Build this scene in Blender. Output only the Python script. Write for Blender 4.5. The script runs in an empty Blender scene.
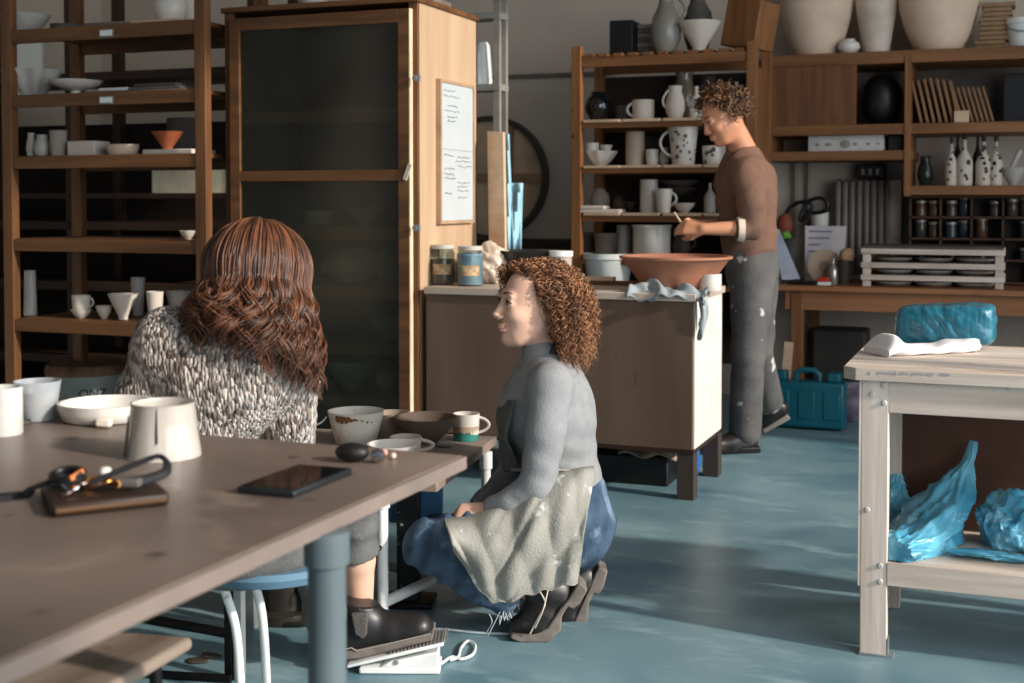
import bpy, bmesh, math, random
import numpy as np
from mathutils import Vector, Matrix
random.seed(7); RNG = np.random.default_rng(7)
C = bpy.context.scene
COL = C.collection
V = Vector
# ------------------------------------------------------------------ camera
F = 1280.0; PITCH = math.radians(2.0); YAW = math.radians(21.3)
SHIFT = (200 - 341.5 + F*math.tan(PITCH))/1024
CP = V((0, 0, 1.25))
cam = bpy.data.cameras.new('camera'); camo = bpy.data.objects.new('camera', cam); COL.objects.link(camo)
camo.location = CP; camo.rotation_euler = (math.pi/2 - PITCH, 0, YAW)
cam.sensor_width = 36; cam.lens = F/1024*36; cam.shift_y = SHIFT; cam.clip_start = .05
cam.dof.use_dof = True; cam.dof.focus_distance = 3.75; cam.dof.aperture_fstop = 4.0
C.camera = camo
CR = V((math.cos(YAW), math.sin(YAW), 0)); CF = V((-math.sin(YAW), math.cos(YAW), 0)); UP = V((0, 0, 1))
def ray(px, py):
    x = (px-512)/F; y = (341.5-py+SHIFT*1024)/F
    f = math.cos(PITCH) + y*math.sin(PITCH); u = -math.sin(PITCH) + y*math.cos(PITCH)
    return CR*(x/f) + CF + UP*(u/f)
def PZ(px, py, z): r = ray(px, py); return CP + r*((z-CP.z)/r.z)
def PY(px, py, Y): r = ray(px, py); return CP + r*(Y/r.y)
def PX(px, py, X): r = ray(px, py); return CP + r*(X/r.x)
def PD(px, py, d): return CP + ray(px, py)*d
def fwd(p): return (V(p)-CP).dot(CF)
# ------------------------------------------------------------------ materials
def lin(c):
    return tuple(((x/255)/12.92 if x/255 <= .04045 else ((x/255+.055)/1.055)**2.4) for x in c)
MATS = {}
def M(name, col, rough=.6, metal=0., var=.12, scale=6., stretch=(1, 1, 1), bump=0., bscale=None, col2=None, spec=.4,
      spots=None, trans=0., coat=0., detail=4., sss=0., wear=None):
    """procedural material: base colour varied by noise; optional second colour, dark spots, bump"""
    if name in MATS: return MATS[name]
    m = bpy.data.materials.new(name); m.use_nodes = True; MATS[name] = m
    nt = m.node_tree; N = nt.nodes; L = nt.links; b = N['Principled BSDF']
    b.inputs['Roughness'].default_value = rough; b.inputs['Metallic'].default_value = metal
    b.inputs['Specular IOR Level'].default_value = spec
    b.inputs['Transmission Weight'].default_value = trans; b.inputs['Coat Weight'].default_value = coat
    if sss: b.inputs['Subsurface Weight'].default_value = sss; b.inputs['Subsurface Radius'].default_value = (.012, .005, .003)
    tc = N.new('ShaderNodeTexCoord'); mp = N.new('ShaderNodeMapping'); mp.inputs['Scale'].default_value = stretch
    L.new(tc.outputs['Object'], mp.inputs['Vector'])
    nz = N.new('ShaderNodeTexNoise'); nz.inputs['Scale'].default_value = scale; nz.inputs['Detail'].default_value = detail
    L.new(mp.outputs['Vector'], nz.inputs['Vector'])
    a = lin(col)
    c1 = [max(0, x*(1-var*1.6)) for x in a]; c2 = [min(1, x*(1+var*1.6)) for x in a]
    if col2: c1 = list(lin(col2)); c2 = list(a)
    r = N.new('ShaderNodeValToRGB'); r.color_ramp.elements[0].position = .32; r.color_ramp.elements[1].position = .68
    r.color_ramp.elements[0].color = (*c1, 1); r.color_ramp.elements[1].color = (*c2, 1)
    L.new(nz.outputs['Fac'], r.inputs['Fac']); out = r.outputs['Color']
    def over(fac, color, prev):
        mx = N.new('ShaderNodeMix'); mx.data_type = 'RGBA'; L.new(fac, mx.inputs[0]); L.new(prev, mx.inputs[6])
        mx.inputs[7].default_value = (*lin(color), 1); return mx.outputs[2]
    if spots:      # (colour, scale, threshold low, high)
        n2 = N.new('ShaderNodeTexNoise'); n2.inputs['Scale'].default_value = spots[1]; n2.inputs['Detail'].default_value = 2
        L.new(tc.outputs['Object'], n2.inputs['Vector'])
        rr = N.new('ShaderNodeMapRange'); rr.inputs['From Min'].default_value = spots[2]; rr.inputs['From Max'].default_value = spots[3]
        L.new(n2.outputs['Fac'], rr.inputs['Value']); out = over(rr.outputs['Result'], spots[0], out)
    if wear:
        n3 = N.new('ShaderNodeTexNoise'); n3.inputs['Scale'].default_value = wear[1]; n3.inputs['Detail'].default_value = 6
        n3.inputs['Roughness'].default_value = .65
        mp3 = N.new('ShaderNodeMapping'); mp3.inputs['Scale'].default_value = wear[4] if len(wear) > 4 else (1, 1, 1); mp3.inputs['Location'].default_value = (3.1, 1.7, .4)
        L.new(tc.outputs['Object'], mp3.inputs['Vector']); L.new(mp3.outputs['Vector'], n3.inputs['Vector'])
        r3 = N.new('ShaderNodeMapRange'); r3.inputs['From Min'].default_value = wear[2]; r3.inputs['From Max'].default_value = wear[3]
        L.new(n3.outputs['Fac'], r3.inputs['Value']); out = over(r3.outputs['Result'], wear[0], out)
    L.new(out, b.inputs['Base Color'])
    if bump:
        nb = N.new('ShaderNodeTexNoise'); nb.inputs['Scale'].default_value = bscale or scale*4; nb.inputs['Detail'].default_value = 4
        L.new(mp.outputs['Vector'], nb.inputs['Vector'])
        bp = N.new('ShaderNodeBump'); bp.inputs['Strength'].default_value = bump; bp.inputs['Distance'].default_value = .01
        L.new(nb.outputs['Fac'], bp.inputs['Height']); L.new(bp.outputs['Normal'], b.inputs['Normal'])
    return m
def wood(name, col, col2, axis='X', rough=.55, knots=True, scale=9, wear=None):
    st = {'X': (.08, 1, 1), 'Y': (1, .08, 1), 'Z': (1, 1, .08)}[axis]
    return M(name, col, rough, col2=col2, scale=scale*2, stretch=st, bump=.12, bscale=60, detail=6, wear=wear,
             spots=((60, 35, 18), 7, .74, .8) if knots else None)
def glass_mat(name, tint=(200, 210, 208), dust=.15, dust_col=(120, 125, 120), rough=.05):
    if name in MATS: return MATS[name]
    m = bpy.data.materials.new(name); m.use_nodes = True; MATS[name] = m
    nt = m.node_tree; N = nt.nodes; L = nt.links; N.remove(N['Principled BSDF']); o = N['Material Output']
    t = N.new('ShaderNodeBsdfTransparent'); t.inputs[0].default_value = (*lin(tint), 1)
    g = N.new('ShaderNodeBsdfGlossy'); g.inputs['Roughness'].default_value = rough
    lw = N.new('ShaderNodeLayerWeight'); lw.inputs[0].default_value = .5; pw = N.new('ShaderNodeMath'); pw.operation = 'POWER'; L.new(lw.outputs['Facing'], pw.inputs[0]); pw.inputs[1].default_value = 5
    fr = N.new('ShaderNodeMapRange'); L.new(pw.outputs[0], fr.inputs['Value']); fr.inputs['To Min'].default_value = .03; fr.inputs['To Max'].default_value = .7
    m1 = N.new('ShaderNodeMixShader'); L.new(fr.outputs[0], m1.inputs[0]); L.new(t.outputs[0], m1.inputs[1]); L.new(g.outputs[0], m1.inputs[2])
    d = N.new('ShaderNodeBsdfDiffuse'); d.inputs[0].default_value = (*lin(dust_col), 1)
    tc = N.new('ShaderNodeTexCoord'); nz = N.new('ShaderNodeTexNoise'); nz.inputs['Scale'].default_value = 5; nz.inputs['Detail'].default_value = 5
    L.new(tc.outputs['Object'], nz.inputs['Vector'])
    mr = N.new('ShaderNodeMapRange'); mr.inputs['From Min'].default_value = .35; mr.inputs['From Max'].default_value = .8
    mr.inputs['To Min'].default_value = dust*.3; mr.inputs['To Max'].default_value = dust*1.7; L.new(nz.outputs['Fac'], mr.inputs['Value'])
    m2 = N.new('ShaderNodeMixShader'); L.new(mr.outputs[0], m2.inputs[0]); L.new(m1.outputs[0], m2.inputs[1]); L.new(d.outputs[0], m2.inputs[2])
    L.new(m2.outputs[0], o.inputs['Surface']); return m
# ------------------------------------------------------------------ mesh builder
ORG = {}
def frame_of(d, hint=None):
    d = V(d).normalized(); h = V(hint) if hint else (V((0, 0, 1)) if abs(d.z) < .9 else V((1, 0, 0)))
    a = h.cross(d).normalized(); return a, d.cross(a)
class MB:
    def __init__(s): s.v = []; s.f = []; s.m = []
    def add(s, vs, fs, mi=0):
        o = len(s.v); s.v += [tuple(x) for x in vs]; s.f += [tuple(i+o for i in f) for f in fs]; s.m += [mi]*len(fs); return s
    def box(s, c, d, rz=0, R=None, mi=0):
        c = V(c); R = R or Matrix.Rotation(rz, 3, 'Z'); h = V(d)/2
        vs = [c + R @ V((h.x*a, h.y*b, h.z*e)) for e in (-1, 1) for b in (-1, 1) for a in (-1, 1)]
        return s.add(vs, [(0, 2, 3, 1), (4, 5, 7, 6), (0, 1, 5, 4), (2, 6, 7, 3), (0, 4, 6, 2), (1, 3, 7, 5)], mi)
    def bb(s, x0, x1, y0, y1, z0, z1, mi=0):
        return s.box(((x0+x1)/2, (y0+y1)/2, (z0+z1)/2), (x1-x0, y1-y0, z1-z0), mi=mi)
    def bar(s, p0, p1, w, t, hint=(0, 0, 1), mi=0):     # board from p0 to p1, w along hint, t across
        p0, p1 = V(p0), V(p1); d = (p1-p0).normalized(); a = V(hint).cross(d).normalized(); b = d.cross(a)
        vs = []
        for p in (p0, p1):
            for (i, j) in ((-1, -1), (1, -1), (1, 1), (-1, 1)): vs.append(p + a*(t/2*i) + b*(w/2*j))
        return s.add(vs, [(3, 2, 1, 0), (4, 5, 6, 7), (0, 1, 5, 4), (1, 2, 6, 5), (2, 3, 7, 6), (3, 0, 4, 7)], mi)
    def prism(s, poly, ext, mi=0):
        n = len(poly); e = V(ext); P = [V(p) for p in poly]
        nrm = V((0, 0, 0))
        for i in range(n): nrm += (P[i]-P[0]).cross(P[(i+1) % n]-P[0])
        if nrm.dot(e) < 0: P.reverse()
        vs = P + [p+e for p in P]
        fs = [tuple(range(n-1, -1, -1)), tuple(range(n, 2*n))] + [(i, (i+1) % n, (i+1) % n+n, i+n) for i in range(n)]
        return s.add(vs, fs, mi)
    def tube(s, pts, r, n=10, closed=False, mi=0, cap=True, flat=1.):
        P = [V(p) for p in pts]; k = len(P); rr = r if hasattr(r, '__len__') else [r]*k
        vs = []; a = None
        for i, p in enumerate(P):
            d = (P[(i+1) % k]-P[i-1]) if closed else (P[min(i+1, k-1)]-P[max(i-1, 0)])
            d = d.normalized()
            if a is None: a, b = frame_of(d)
            else: a = (a - d*a.dot(d)).normalized(); b = d.cross(a)
            for j in range(n):
                t = 2*math.pi*j/n; vs.append(p + a*(rr[i]*math.cos(t)) + b*(rr[i]*flat*math.sin(t)))
        fs = []
        for i in range(k if closed else k-1):
            i2 = (i+1) % k
            for j in range(n): fs.append((i*n+j, i*n+(j+1) % n, i2*n+(j+1) % n, i2*n+j))
        if cap and not closed: fs += [tuple(range(n-1, -1, -1)), tuple((k-1)*n+j for j in range(n))]
        return s.add(vs, fs, mi)
    def cyl(s, p0, p1, r0, r1=None, n=16, mi=0): return s.tube([p0, p1], [r0, r0 if r1 is None else r1], n, mi=mi)
    def lathe(s, c, pts, n=28, mi=0, axis=None, sq=(1, 1), wob=0., lobes=0):
        c = V(c); ax = V(axis).normalized() if axis else V((0, 0, 1)); a, b = (V((1, 0, 0)), V((0, 1, 0))) if not axis else frame_of(ax)
        vs = []; rows = []
        for (r, z) in pts:
            if r < 1e-6: rows.append([len(vs)]); vs.append(c + ax*z)
            else:
                row = []
                for j in range(n):
                    t = 2*math.pi*j/n; q = r*(1 + wob*math.sin(lobes*t))
                    row.append(len(vs)); vs.append(c + a*(q*sq[0]*math.cos(t)) + b*(q*sq[1]*math.sin(t)) + ax*z)
                rows.append(row)
        fs = []
        for A, B in zip(rows, rows[1:]):
            for j in range(n):
                j2 = (j+1) % n
                if len(A) == 1 and len(B) == 1: continue
                if len(A) == 1: fs.append((A[0], B[j2], B[j]))
                elif len(B) == 1: fs.append((A[j], A[j2], B[0]))
                else: fs.append((A[j], A[j2], B[j2], B[j]))
        return s.add(vs, fs, mi)
    def grid(s, G, mi=0, closed_u=False):
        nu, nv = len(G), len(G[0]); vs = [p for row in G for p in row]; fs = []
        for i in range(nu if closed_u else nu-1):
            for j in range(nv-1):
                i2 = (i+1) % nu; fs.append((i*nv+j, i2*nv+j, i2*nv+j+1, i*nv+j+1))
        return s.add(vs, fs, mi)
    def build(s, name, mats, parent=None, loc=None, ang=40, bevel=0., bseg=2, solid=0., sub=0):
        me = bpy.data.meshes.new(name)
        if parent is not None: org = V(ORG[parent.name])
        else:
            if loc is None:
                A = np.array(s.v); loc = ((A[:, 0].min()+A[:, 0].max())/2, (A[:, 1].min()+A[:, 1].max())/2, A[:, 2].min())
            org = V(loc)
        me.from_pydata([V(v)-org for v in s.v], [], s.f)
        for m in (mats if isinstance(mats, (list, tuple)) else [mats]): me.materials.append(m)
        me.polygons.foreach_set('material_index', s.m)
        me.polygons.foreach_set('use_smooth', [True]*len(s.f)); me.update()
        if ang < 180: me.set_sharp_from_angle(angle=math.radians(ang))
        o = bpy.data.objects.new(name, me); COL.objects.link(o)
        if parent is not None: o.parent = parent
        else: o.location = org
        ORG[o.name] = tuple(org)
        if solid: md = o.modifiers.new('solid', 'SOLIDIFY'); md.thickness = solid; md.offset = 0
        if bevel: md = o.modifiers.new('bevel', 'BEVEL'); md.width = bevel; md.segments = bseg; md.limit_method = 'ANGLE'; md.angle_limit = math.radians(40)
        if sub: md = o.modifiers.new('sub', 'SUBSURF'); md.levels = md.render_levels = sub
        return o
def tag(o, label=None, cat=None, group=None, kind=None):
    if label: o['label'] = label
    if cat: o['category'] = cat
    if group: o['group'] = group
    if kind: o['kind'] = kind
    return o
def thing(name, label, cat, loc, group=None):
    o = bpy.data.objects.new(name, None); COL.objects.link(o); o.location = loc; o.empty_display_size = .1
    ORG[o.name] = tuple(loc); return tag(o, label, cat, group)
def struct(o): o['kind'] = 'structure'; return o
# ------------------------------------------------------------------ palette
PINE = wood('pine orange', (140, 94, 56), (104, 66, 36), 'X')
PINEZ = wood('pine orange upright', (146, 98, 58), (110, 70, 38), 'Z')
PINEY = wood('pine orange deep', (132, 88, 52), (98, 62, 34), 'Y')
OAKX = wood('brown stained wood', (116, 78, 46), (80, 50, 27), 'X')
OAKZ = wood('brown stained wood upright', (120, 80, 48), (82, 52, 28), 'Z')
PLYZ = wood('pale plywood', (196, 168, 138), (180, 150, 120), 'Z', knots=False, scale=5)
PLYX = wood('plain pale board', (214, 186, 158), (196, 166, 136), 'X', knots=False)
DARKW = wood('dark wood', (58, 36, 22), (38, 23, 14), 'X', knots=False)
WHITEW = wood('whitewashed wood', (220, 206, 194), (180, 160, 144), 'X', rough=.75, wear=((150, 118, 98), 5, .6, .75, (.3, 1, 1)))
WHITEZ = wood('whitewashed wood upright', (220, 206, 194), (190, 170, 154), 'Z', rough=.75, knots=False, wear=((158, 128, 106), 5, .62, .78, (1, 1, .3)))
BENCHW = wood('bench pine', (166, 112, 76), (138, 88, 56), 'X')
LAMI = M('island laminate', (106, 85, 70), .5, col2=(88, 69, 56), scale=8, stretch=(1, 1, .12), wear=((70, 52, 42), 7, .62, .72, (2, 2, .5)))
DARKM = M('black metal', (26, 26, 28), .45, .6)
CHROME = M('chrome', (200, 200, 205), .2, 1.)
STEEL = M('painted steel', (150, 158, 160), .4, .5)
WHITEP = M('white enamel', (226, 228, 226), .35, wear=((150, 130, 112), 14, .64, .72))
GREYT = M('grey shelf metal', (150, 146, 140), .5, .2)
WHITEC = M('white glaze', (216, 210, 202), .3, var=.04, scale=9, coat=.2)
CREAM = M('cream bisque', (214, 190, 166), .8, var=.06, scale=7)
GREIGE = M('grey clay', (150, 140, 130), .8, var=.1)
STONE = M('stoneware', (112, 104, 96), .65, var=.12)
DCLAY = M('dark clay', (66, 58, 52), .6)
TERRA = M('terracotta', (160, 108, 84), .75, var=.08)
ORANGEC = M('orange glaze', (150, 82, 52), .5)
BLACKG = M('black glaze', (18, 20, 22), .12, coat=.6)
TEALG = M('teal glaze', (52, 128, 122), .35)
BROWNB = M('brown clay bowl', (96, 82, 70), .7, var=.12)
WPLAST = M('white plastic', (226, 230, 228), .45, var=.03)
PAPER = M('paper', (232, 232, 230), .8, var=.02)
BLUEPL = M('blue plastic', (34, 96, 170), .4)
BLK = M('black plastic', (16, 17, 19), .45)
GREYP = M('grey felt', (96, 94, 92), .9)
RED = M('red plastic', (190, 50, 34), .5)
INK = M('faint pencil ink', (128, 134, 146), .9)
DARKINK = M('dark ink', (42, 42, 46), .8)
# ------------------------------------------------------------------ room
def flat(name, x0, x1, y0, y1, z0, z1, m):
    return struct(MB().bb(x0, x1, y0, y1, z0, z1).build(name, m, loc=(0, 0, 0)))
FLOORM = M('blue painted floor', (126, 156, 164), .36, col2=(90, 124, 136), scale=1.1, detail=10, spec=.5, bump=.05, bscale=30, stretch=(1, 1.6, 1),
           wear=((160, 186, 192), 2.6, .54, .8, (1, 2.4, 1)), spots=((66, 106, 124), 2.1, .56, .8))
WALLM = M('grey plaster', (196, 182, 168), .9, var=.05, scale=2, bump=.06, bscale=20)
XL, XR, YB, YF, ZC = -6.6, 2.6, 8.15, -2.6, 5.0
flat('floor', XL-.2, XR+.2, YF, YB+.2, -.1, 0, FLOORM)
flat('wall_back', XL-.2, XR+.2, YB, YB+.2, 0, ZC, WALLM)
flat('wall_left', XL-.2, XL, YF, YB, 0, ZC, WALLM)
flat('ceiling', XL-.2, XR+.2, YF, YB+.2, ZC, ZC+.15, M('ceiling plaster', (150, 144, 138), .9))
# the window wall on the right: sill, lintel, end piers and two tall steel windows
wr = MB()
WZ0, WZ1 = .62, 4.75
wr.bb(XR, XR+.2, YF, YB, 0, WZ0).bb(XR, XR+.2, YF, YB, WZ1, ZC).bb(XR, XR+.2, 6.2, YB, WZ0, WZ1).bb(XR, XR+.2, YF, -2.4, WZ0, WZ1)
struct(wr.build('wall_right', WALLM, loc=(0, 0, 0)))
for i, (a, b) in enumerate(((-2.4, .4), (.4, 3.3), (3.3, 6.2))):
    w = MB(); x = XR+.1
    for y in (a+.03, b-.03): w.bb(x-.03, x+.03, y-.03, y+.03, WZ0, WZ1)
    for z in (WZ0+.02, WZ1-.02): w.bb(x-.03, x+.03, a, b, z-.02, z+.02)
    struct(w.build('window_%d' % (i+1), DARKM, loc=(x, (a+b)/2, WZ0)))
# a pipe run along the back wall, the raised dado line under it
t1 = PY(500, 77, YB); t2 = PY(572, 76, YB)
struct(MB().bb(t1.x-2, t2.x+.3, YB-.03, YB, t1.z-.015, t1.z+.01).build('trim_1', M('trim plain grey', (110, 100, 92), .8)))  # plain grey ledge strip along the back wall
# ------------------------------------------------------------------ lights
def area(name, loc, rot, sx, sy, e, col):
    l = bpy.data.lights.new(name, 'AREA'); l.shape = 'RECTANGLE'; l.size = sx; l.size_y = sy; l.energy = e; l.color = col
    o = bpy.data.objects.new(name, l); COL.objects.link(o); o.location = loc; o.rotation_euler = rot; return o
SUN_DIR = V((-1, .16, -.46)).normalized()
sl = bpy.data.lights.new('sun', 'SUN'); sl.energy = 4.5; sl.angle = math.radians(2.2); sl.color = (1, .9, .78)
so = bpy.data.objects.new('sun', sl); COL.objects.link(so); so.rotation_euler = SUN_DIR.to_track_quat('-Z', 'Y').to_euler(); so.location = (4, 2, 4)
area('window daylight', (XR+.06, 4.75, 2.3), (0, math.radians(90), 0), 3.3, 2.8, 75, (.88, .94, 1))
area('window daylight', (XR+.06, .5, 2.3), (0, math.radians(90), 0), 3.3, 5.6, 235, (.92, .96, 1))
w = bpy.data.worlds.new('world'); C.world = w; w.use_nodes = True
w.node_tree.nodes['Background'].inputs[0].default_value = (.62, .74, .86, 1); w.node_tree.nodes['Background'].inputs[1].default_value = .26
C.view_settings.view_transform = 'Standard'; C.view_settings.look = 'None'; C.view_settings.exposure = 0; C.view_settings.gamma = 1
C.view_settings.use_curve_mapping = False
# ------------------------------------------------------------------ shelving on the left
def zat(px, py, Y): return PY(px, py, Y).z
LY = 5.05; LD = .5
root = thing('shelving_unit', 'tall brown wooden shelving unit of pots at the left, open-fronted', 'shelving', (PY(108, 300, LY).x, LY+LD/2, 0))
lx0, lx1 = PY(11, 200, LY).x, PY(206, 200, LY).x-.012
for x in (lx0, lx1):
    for y in (LY, LY+LD): MB().bb(x-.03, x+.03, y-.025, y+.025, 0, 2.5).build('post', OAKZ, root, bevel=.003)
LS = []
for top, bot in ((24, 39), (91.5, 105), (154.5, 168), (239.5, 252.5), (322, 335)):
    z1, z0 = zat(110, top, LY), zat(110, bot, LY); LS.append(z1)
    MB().bb(lx0+.03, lx1-.03, LY-.02, LY+.005, z0, z1-.004).bb(lx0+.03, lx1-.03, LY+LD-.005, LY+LD+.02, z0, z1-.004)\
        .bb(lx0-.02+.05, lx1-.03, LY+.005, LY+LD-.005, z1-.02, z1).build('shelf', OAKX, root, bevel=.003)
for py in (33, 100):
    a = PY(106, py, LY-.025)
    MB().bb(a.x-.04, a.x+.04, LY-.025, LY-.019, a.z-.018, a.z+.018).bb(a.x-.034, a.x+.034, LY-.027, LY-.024, a.z-.012, a.z+.012, 1).build('label_holder', [STEEL, PAPER], root)
# added dark racking, its near-black colour standing in for the gloom behind
by = 6.3
root = thing('gloom_rack', 'dark storage rack added for the gloom behind the left shelving', 'rack', (-5.0, by+.25, 0))
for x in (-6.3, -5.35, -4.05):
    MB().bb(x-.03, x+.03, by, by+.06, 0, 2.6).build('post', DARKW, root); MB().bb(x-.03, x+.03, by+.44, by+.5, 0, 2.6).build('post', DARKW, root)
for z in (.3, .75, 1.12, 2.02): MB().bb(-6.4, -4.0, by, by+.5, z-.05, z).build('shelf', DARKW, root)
MB().bb(-6.4, -4.0, by+.5, by+.52, .0, 1.74).build('back_panel', M('gloom board', (30, 22, 16), .9), root)  # near-black sheet paints the gloom behind the shelves
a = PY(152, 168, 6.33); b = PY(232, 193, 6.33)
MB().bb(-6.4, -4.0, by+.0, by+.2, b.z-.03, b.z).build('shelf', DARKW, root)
tag(MB().bb(a.x, b.x+.1, 6.33, 6.35, b.z, a.z).build('lit_patch_board', M('cream lit patch board', (226, 222, 200), .7, wear=((180, 120, 80), 9, .68, .72))),
    'cream lit patch board with one brown drip, behind the left shelving', 'board')  # pale board stands in for a bright patch of light
a = PY(18, 58, 6.33); b = PY(42, 95, 6.33)
MB().bb(-6.4, -5.4, by+.0, by+.2, b.z-.03, b.z).build('shelf', DARKW, root)
tag(MB().bb(a.x-.1, b.x, 6.33, 6.35, b.z, a.z+.1).build('paper_sheet', PAPER, bevel=.002), 'white sheet standing in for a lit patch behind the ruffled bowl at far left', 'paper')  # white sheet stands in for a second patch of light
# ------------------------------------------------------------------ glazed cabinet
KY = 5.19; KX1 = -2.475; KX0 = PY(226, 200, KY).x; KZ = zat(330, 4, KY)+.01; KD = .68
root = thing('cabinet', 'tall brown cabinet with a dusty glazed door and pale plywood side', 'cabinet', ((KX0+KX1)/2, KY+KD/2, 0))
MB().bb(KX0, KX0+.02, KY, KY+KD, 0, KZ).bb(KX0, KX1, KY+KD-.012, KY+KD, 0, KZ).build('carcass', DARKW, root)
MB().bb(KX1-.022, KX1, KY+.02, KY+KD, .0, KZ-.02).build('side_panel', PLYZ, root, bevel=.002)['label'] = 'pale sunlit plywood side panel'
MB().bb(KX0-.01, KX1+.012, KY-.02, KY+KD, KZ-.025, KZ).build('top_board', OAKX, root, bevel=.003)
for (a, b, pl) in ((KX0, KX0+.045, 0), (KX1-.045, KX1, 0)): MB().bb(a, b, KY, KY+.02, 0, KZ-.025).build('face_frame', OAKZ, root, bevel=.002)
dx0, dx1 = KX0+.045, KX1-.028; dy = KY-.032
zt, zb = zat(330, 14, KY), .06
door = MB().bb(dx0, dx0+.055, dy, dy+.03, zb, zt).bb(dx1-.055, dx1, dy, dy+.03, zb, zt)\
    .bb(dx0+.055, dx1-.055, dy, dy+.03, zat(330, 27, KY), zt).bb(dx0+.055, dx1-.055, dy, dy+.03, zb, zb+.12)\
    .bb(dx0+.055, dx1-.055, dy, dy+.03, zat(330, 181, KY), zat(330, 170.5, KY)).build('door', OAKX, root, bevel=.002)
MB().bb(dx1-.0005, dx1+.004, dy, dy+.03, zb, zt).build('edge_strip', M('sunlit edge tone', (226, 200, 168), .7), door)  # sun catching the door edge is painted in as a pale strip
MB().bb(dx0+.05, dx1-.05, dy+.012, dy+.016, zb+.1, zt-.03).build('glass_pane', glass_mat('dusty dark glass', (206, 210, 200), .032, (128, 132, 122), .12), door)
for py in (78, 228):
    p = PY(417, py, dy-.012); MB().bb(p.x-.016, p.x+.012, dy-.014, dy, p.z-.014, p.z+.014).cyl((p.x-.01, dy-.02, p.z), (p.x-.01, dy-.01, p.z), .011).build('door_catch', [STEEL], door)
p = PY(408, 172, dy); MB().box((p.x, dy-.006, p.z), (.018, .008, .075), R=Matrix.Rotation(.35, 3, 'Y')).build('turn_latch', M('pale latch', (190, 180, 168), .5), door)
CS = []
for top, bot in ((110, 122), (226, 239), (285, 298), (342, 354), (396, 405)):
    z1, z0 = zat(340, top, KY+.1), zat(340, bot, KY+.1); CS.append(z1)
    MB().bb(KX0+.02, KX1-.022, KY+.08, KY+.1, z0, z1).bb(KX0+.02, KX1-.022, KY+.1, KY+.6, z1-.02, z1).build('shelf', OAKX, root)
# whiteboard hung on the plywood side
def sidept(px, py): return PX(px, py, KX1)
a, b, c, d = sidept(437, 82), sidept(469.5, 88), sidept(469.5, 219), sidept(437, 221)
y0, y1 = a.y, b.y; z1, z0 = a.z, d.z
root = thing('whiteboard', 'narrow whiteboard of faint handwritten notes on the plywood cabinet side', 'whiteboard', (KX1, (y0+y1)/2, z0))
MB().bb(KX1, KX1+.018, y0, y1, z0, z1).build('board', M('whiteboard face', (190, 197, 200), .35, var=.02), root, bevel=.002)
fr = MB(); fr.bb(KX1, KX1+.026, y0-.016, y0, z0-.014, z1+.014).bb(KX1, KX1+.022, y1, y1+.012, z0-.014, z1+.014)
fr.bb(KX1, KX1+.022, y0, y1, z1, z1+.014).bb(KX1, KX1+.022, y0, y1, z0-.014, z0); fr.build('frame', M('raw wood frame', (170, 140, 112), .7), root)
ink = MB(); H_ = z1-z0; W_ = y1-y0
def scrib(fy, fz, w, k=9, amp=.005):
    pts = [(KX1+.019, y0+W_*(fy+w*i/(k*2)), z0+H_*fz+amp*random.uniform(-1, 1)) for i in range(k*2+1)]
    ink.tube(pts, .0016, 4)
for fz, fy, w in ((.95, .08, .35), (.91, .08, .5), (.84, .2, .3), (.8, .1, .45), (.76, .2, .3), (.73, .2, .25), (.48, .1, .3), (.47, .5, .4),
                  (.44, .45, .5), (.40, .5, .45), (.38, .1, .3), (.34, .1, .3), (.31, .1, .35), (.28, .5, .4), (.25, .5, .3), (.22, .5, .35), (.2, .12, .2), (.17, .5, .3)): scrib(fy, fz, w)
ink.box((KX1+.019, (y0+y1)/2, z0+H_*.52), (.001, W_, .002))
ink.build('handwriting', INK, root)
# ------------------------------------------------------------------ metal rack, boards and the round screen behind the cabinet
ry = 6.6
root = thing('metal_rack', 'grey metal slotted rack standing behind the plywood cabinet side', 'rack', (PY(490, 200, ry).x, ry, 0))
p0, p1 = PY(478, 100, ry), PY(498, 100, ry)
for x in (p0.x-.35, p1.x-.01): MB().bb(x-.018, x+.018, ry, ry+.03, 0, 2.6).build('upright', GREYT, root); MB().bb(x-.018, x+.018, ry+.1, ry+.13, 0, 2.6).build('upright', GREYT, root)
for py in (12, 84): z = zat(490, py, ry); MB().bb(p0.x-.37, p1.x+.01, ry-.005, ry+.135, z-.035, z).build('shelf', GREYT, root)
z = zat(490, 84, ry)
MB().lathe((PY(481.5, 84, ry).x-.02, ry+.065, z), [(0, 0), (.05, 0), (.055, .02), (.04, .22), (.03, .24), (0, .24)], 16).build('plastic_bottle', WPLAST)
tag(bpy.data.objects['plastic_bottle'], 'white plastic bottle on the grey metal rack', 'bottle')
dc = PY(489, 178, 8.1); rr = 60*fwd(dc)/F
root = thing('round_screen', 'large round wooden screen with a dark rim against the back wall', 'screen', (dc.x, 8.1, dc.z-rr))
MB().lathe((dc.x, 8.149, dc.z), [(0, 0), (rr*.97, 0), (rr*.97, .03), (0, .03)], 48, axis=(0, -1, 0)).build('disc', M('tan worn disc', (206, 178, 146), .7, var=.15, scale=3), root)
MB().lathe((dc.x, 8.149, dc.z), [(rr*.95, 0), (rr*1.03, 0), (rr*1.03, .07), (rr*.95, .07), (rr*.95, 0)], 48, axis=(0, -1, 0)).build('rim', DCLAY, root)
MB().bb(dc.x-rr*.95, dc.x+rr*.95, 8.09, 8.121, dc.z-.03, dc.z+.03).bb(dc.x+rr*.35, dc.x+rr*.43, 8.09, 8.121, dc.z-rr*.88, dc.z+rr*.88).build('batten', M('pale batten', (150, 120, 94), .7), root)
q0, q1, q2, q3 = PD(487, 131, 6.35), PD(503, 132, 6.25), PD(505, 250, 6.2), PD(489, 250, 6.3)
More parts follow.
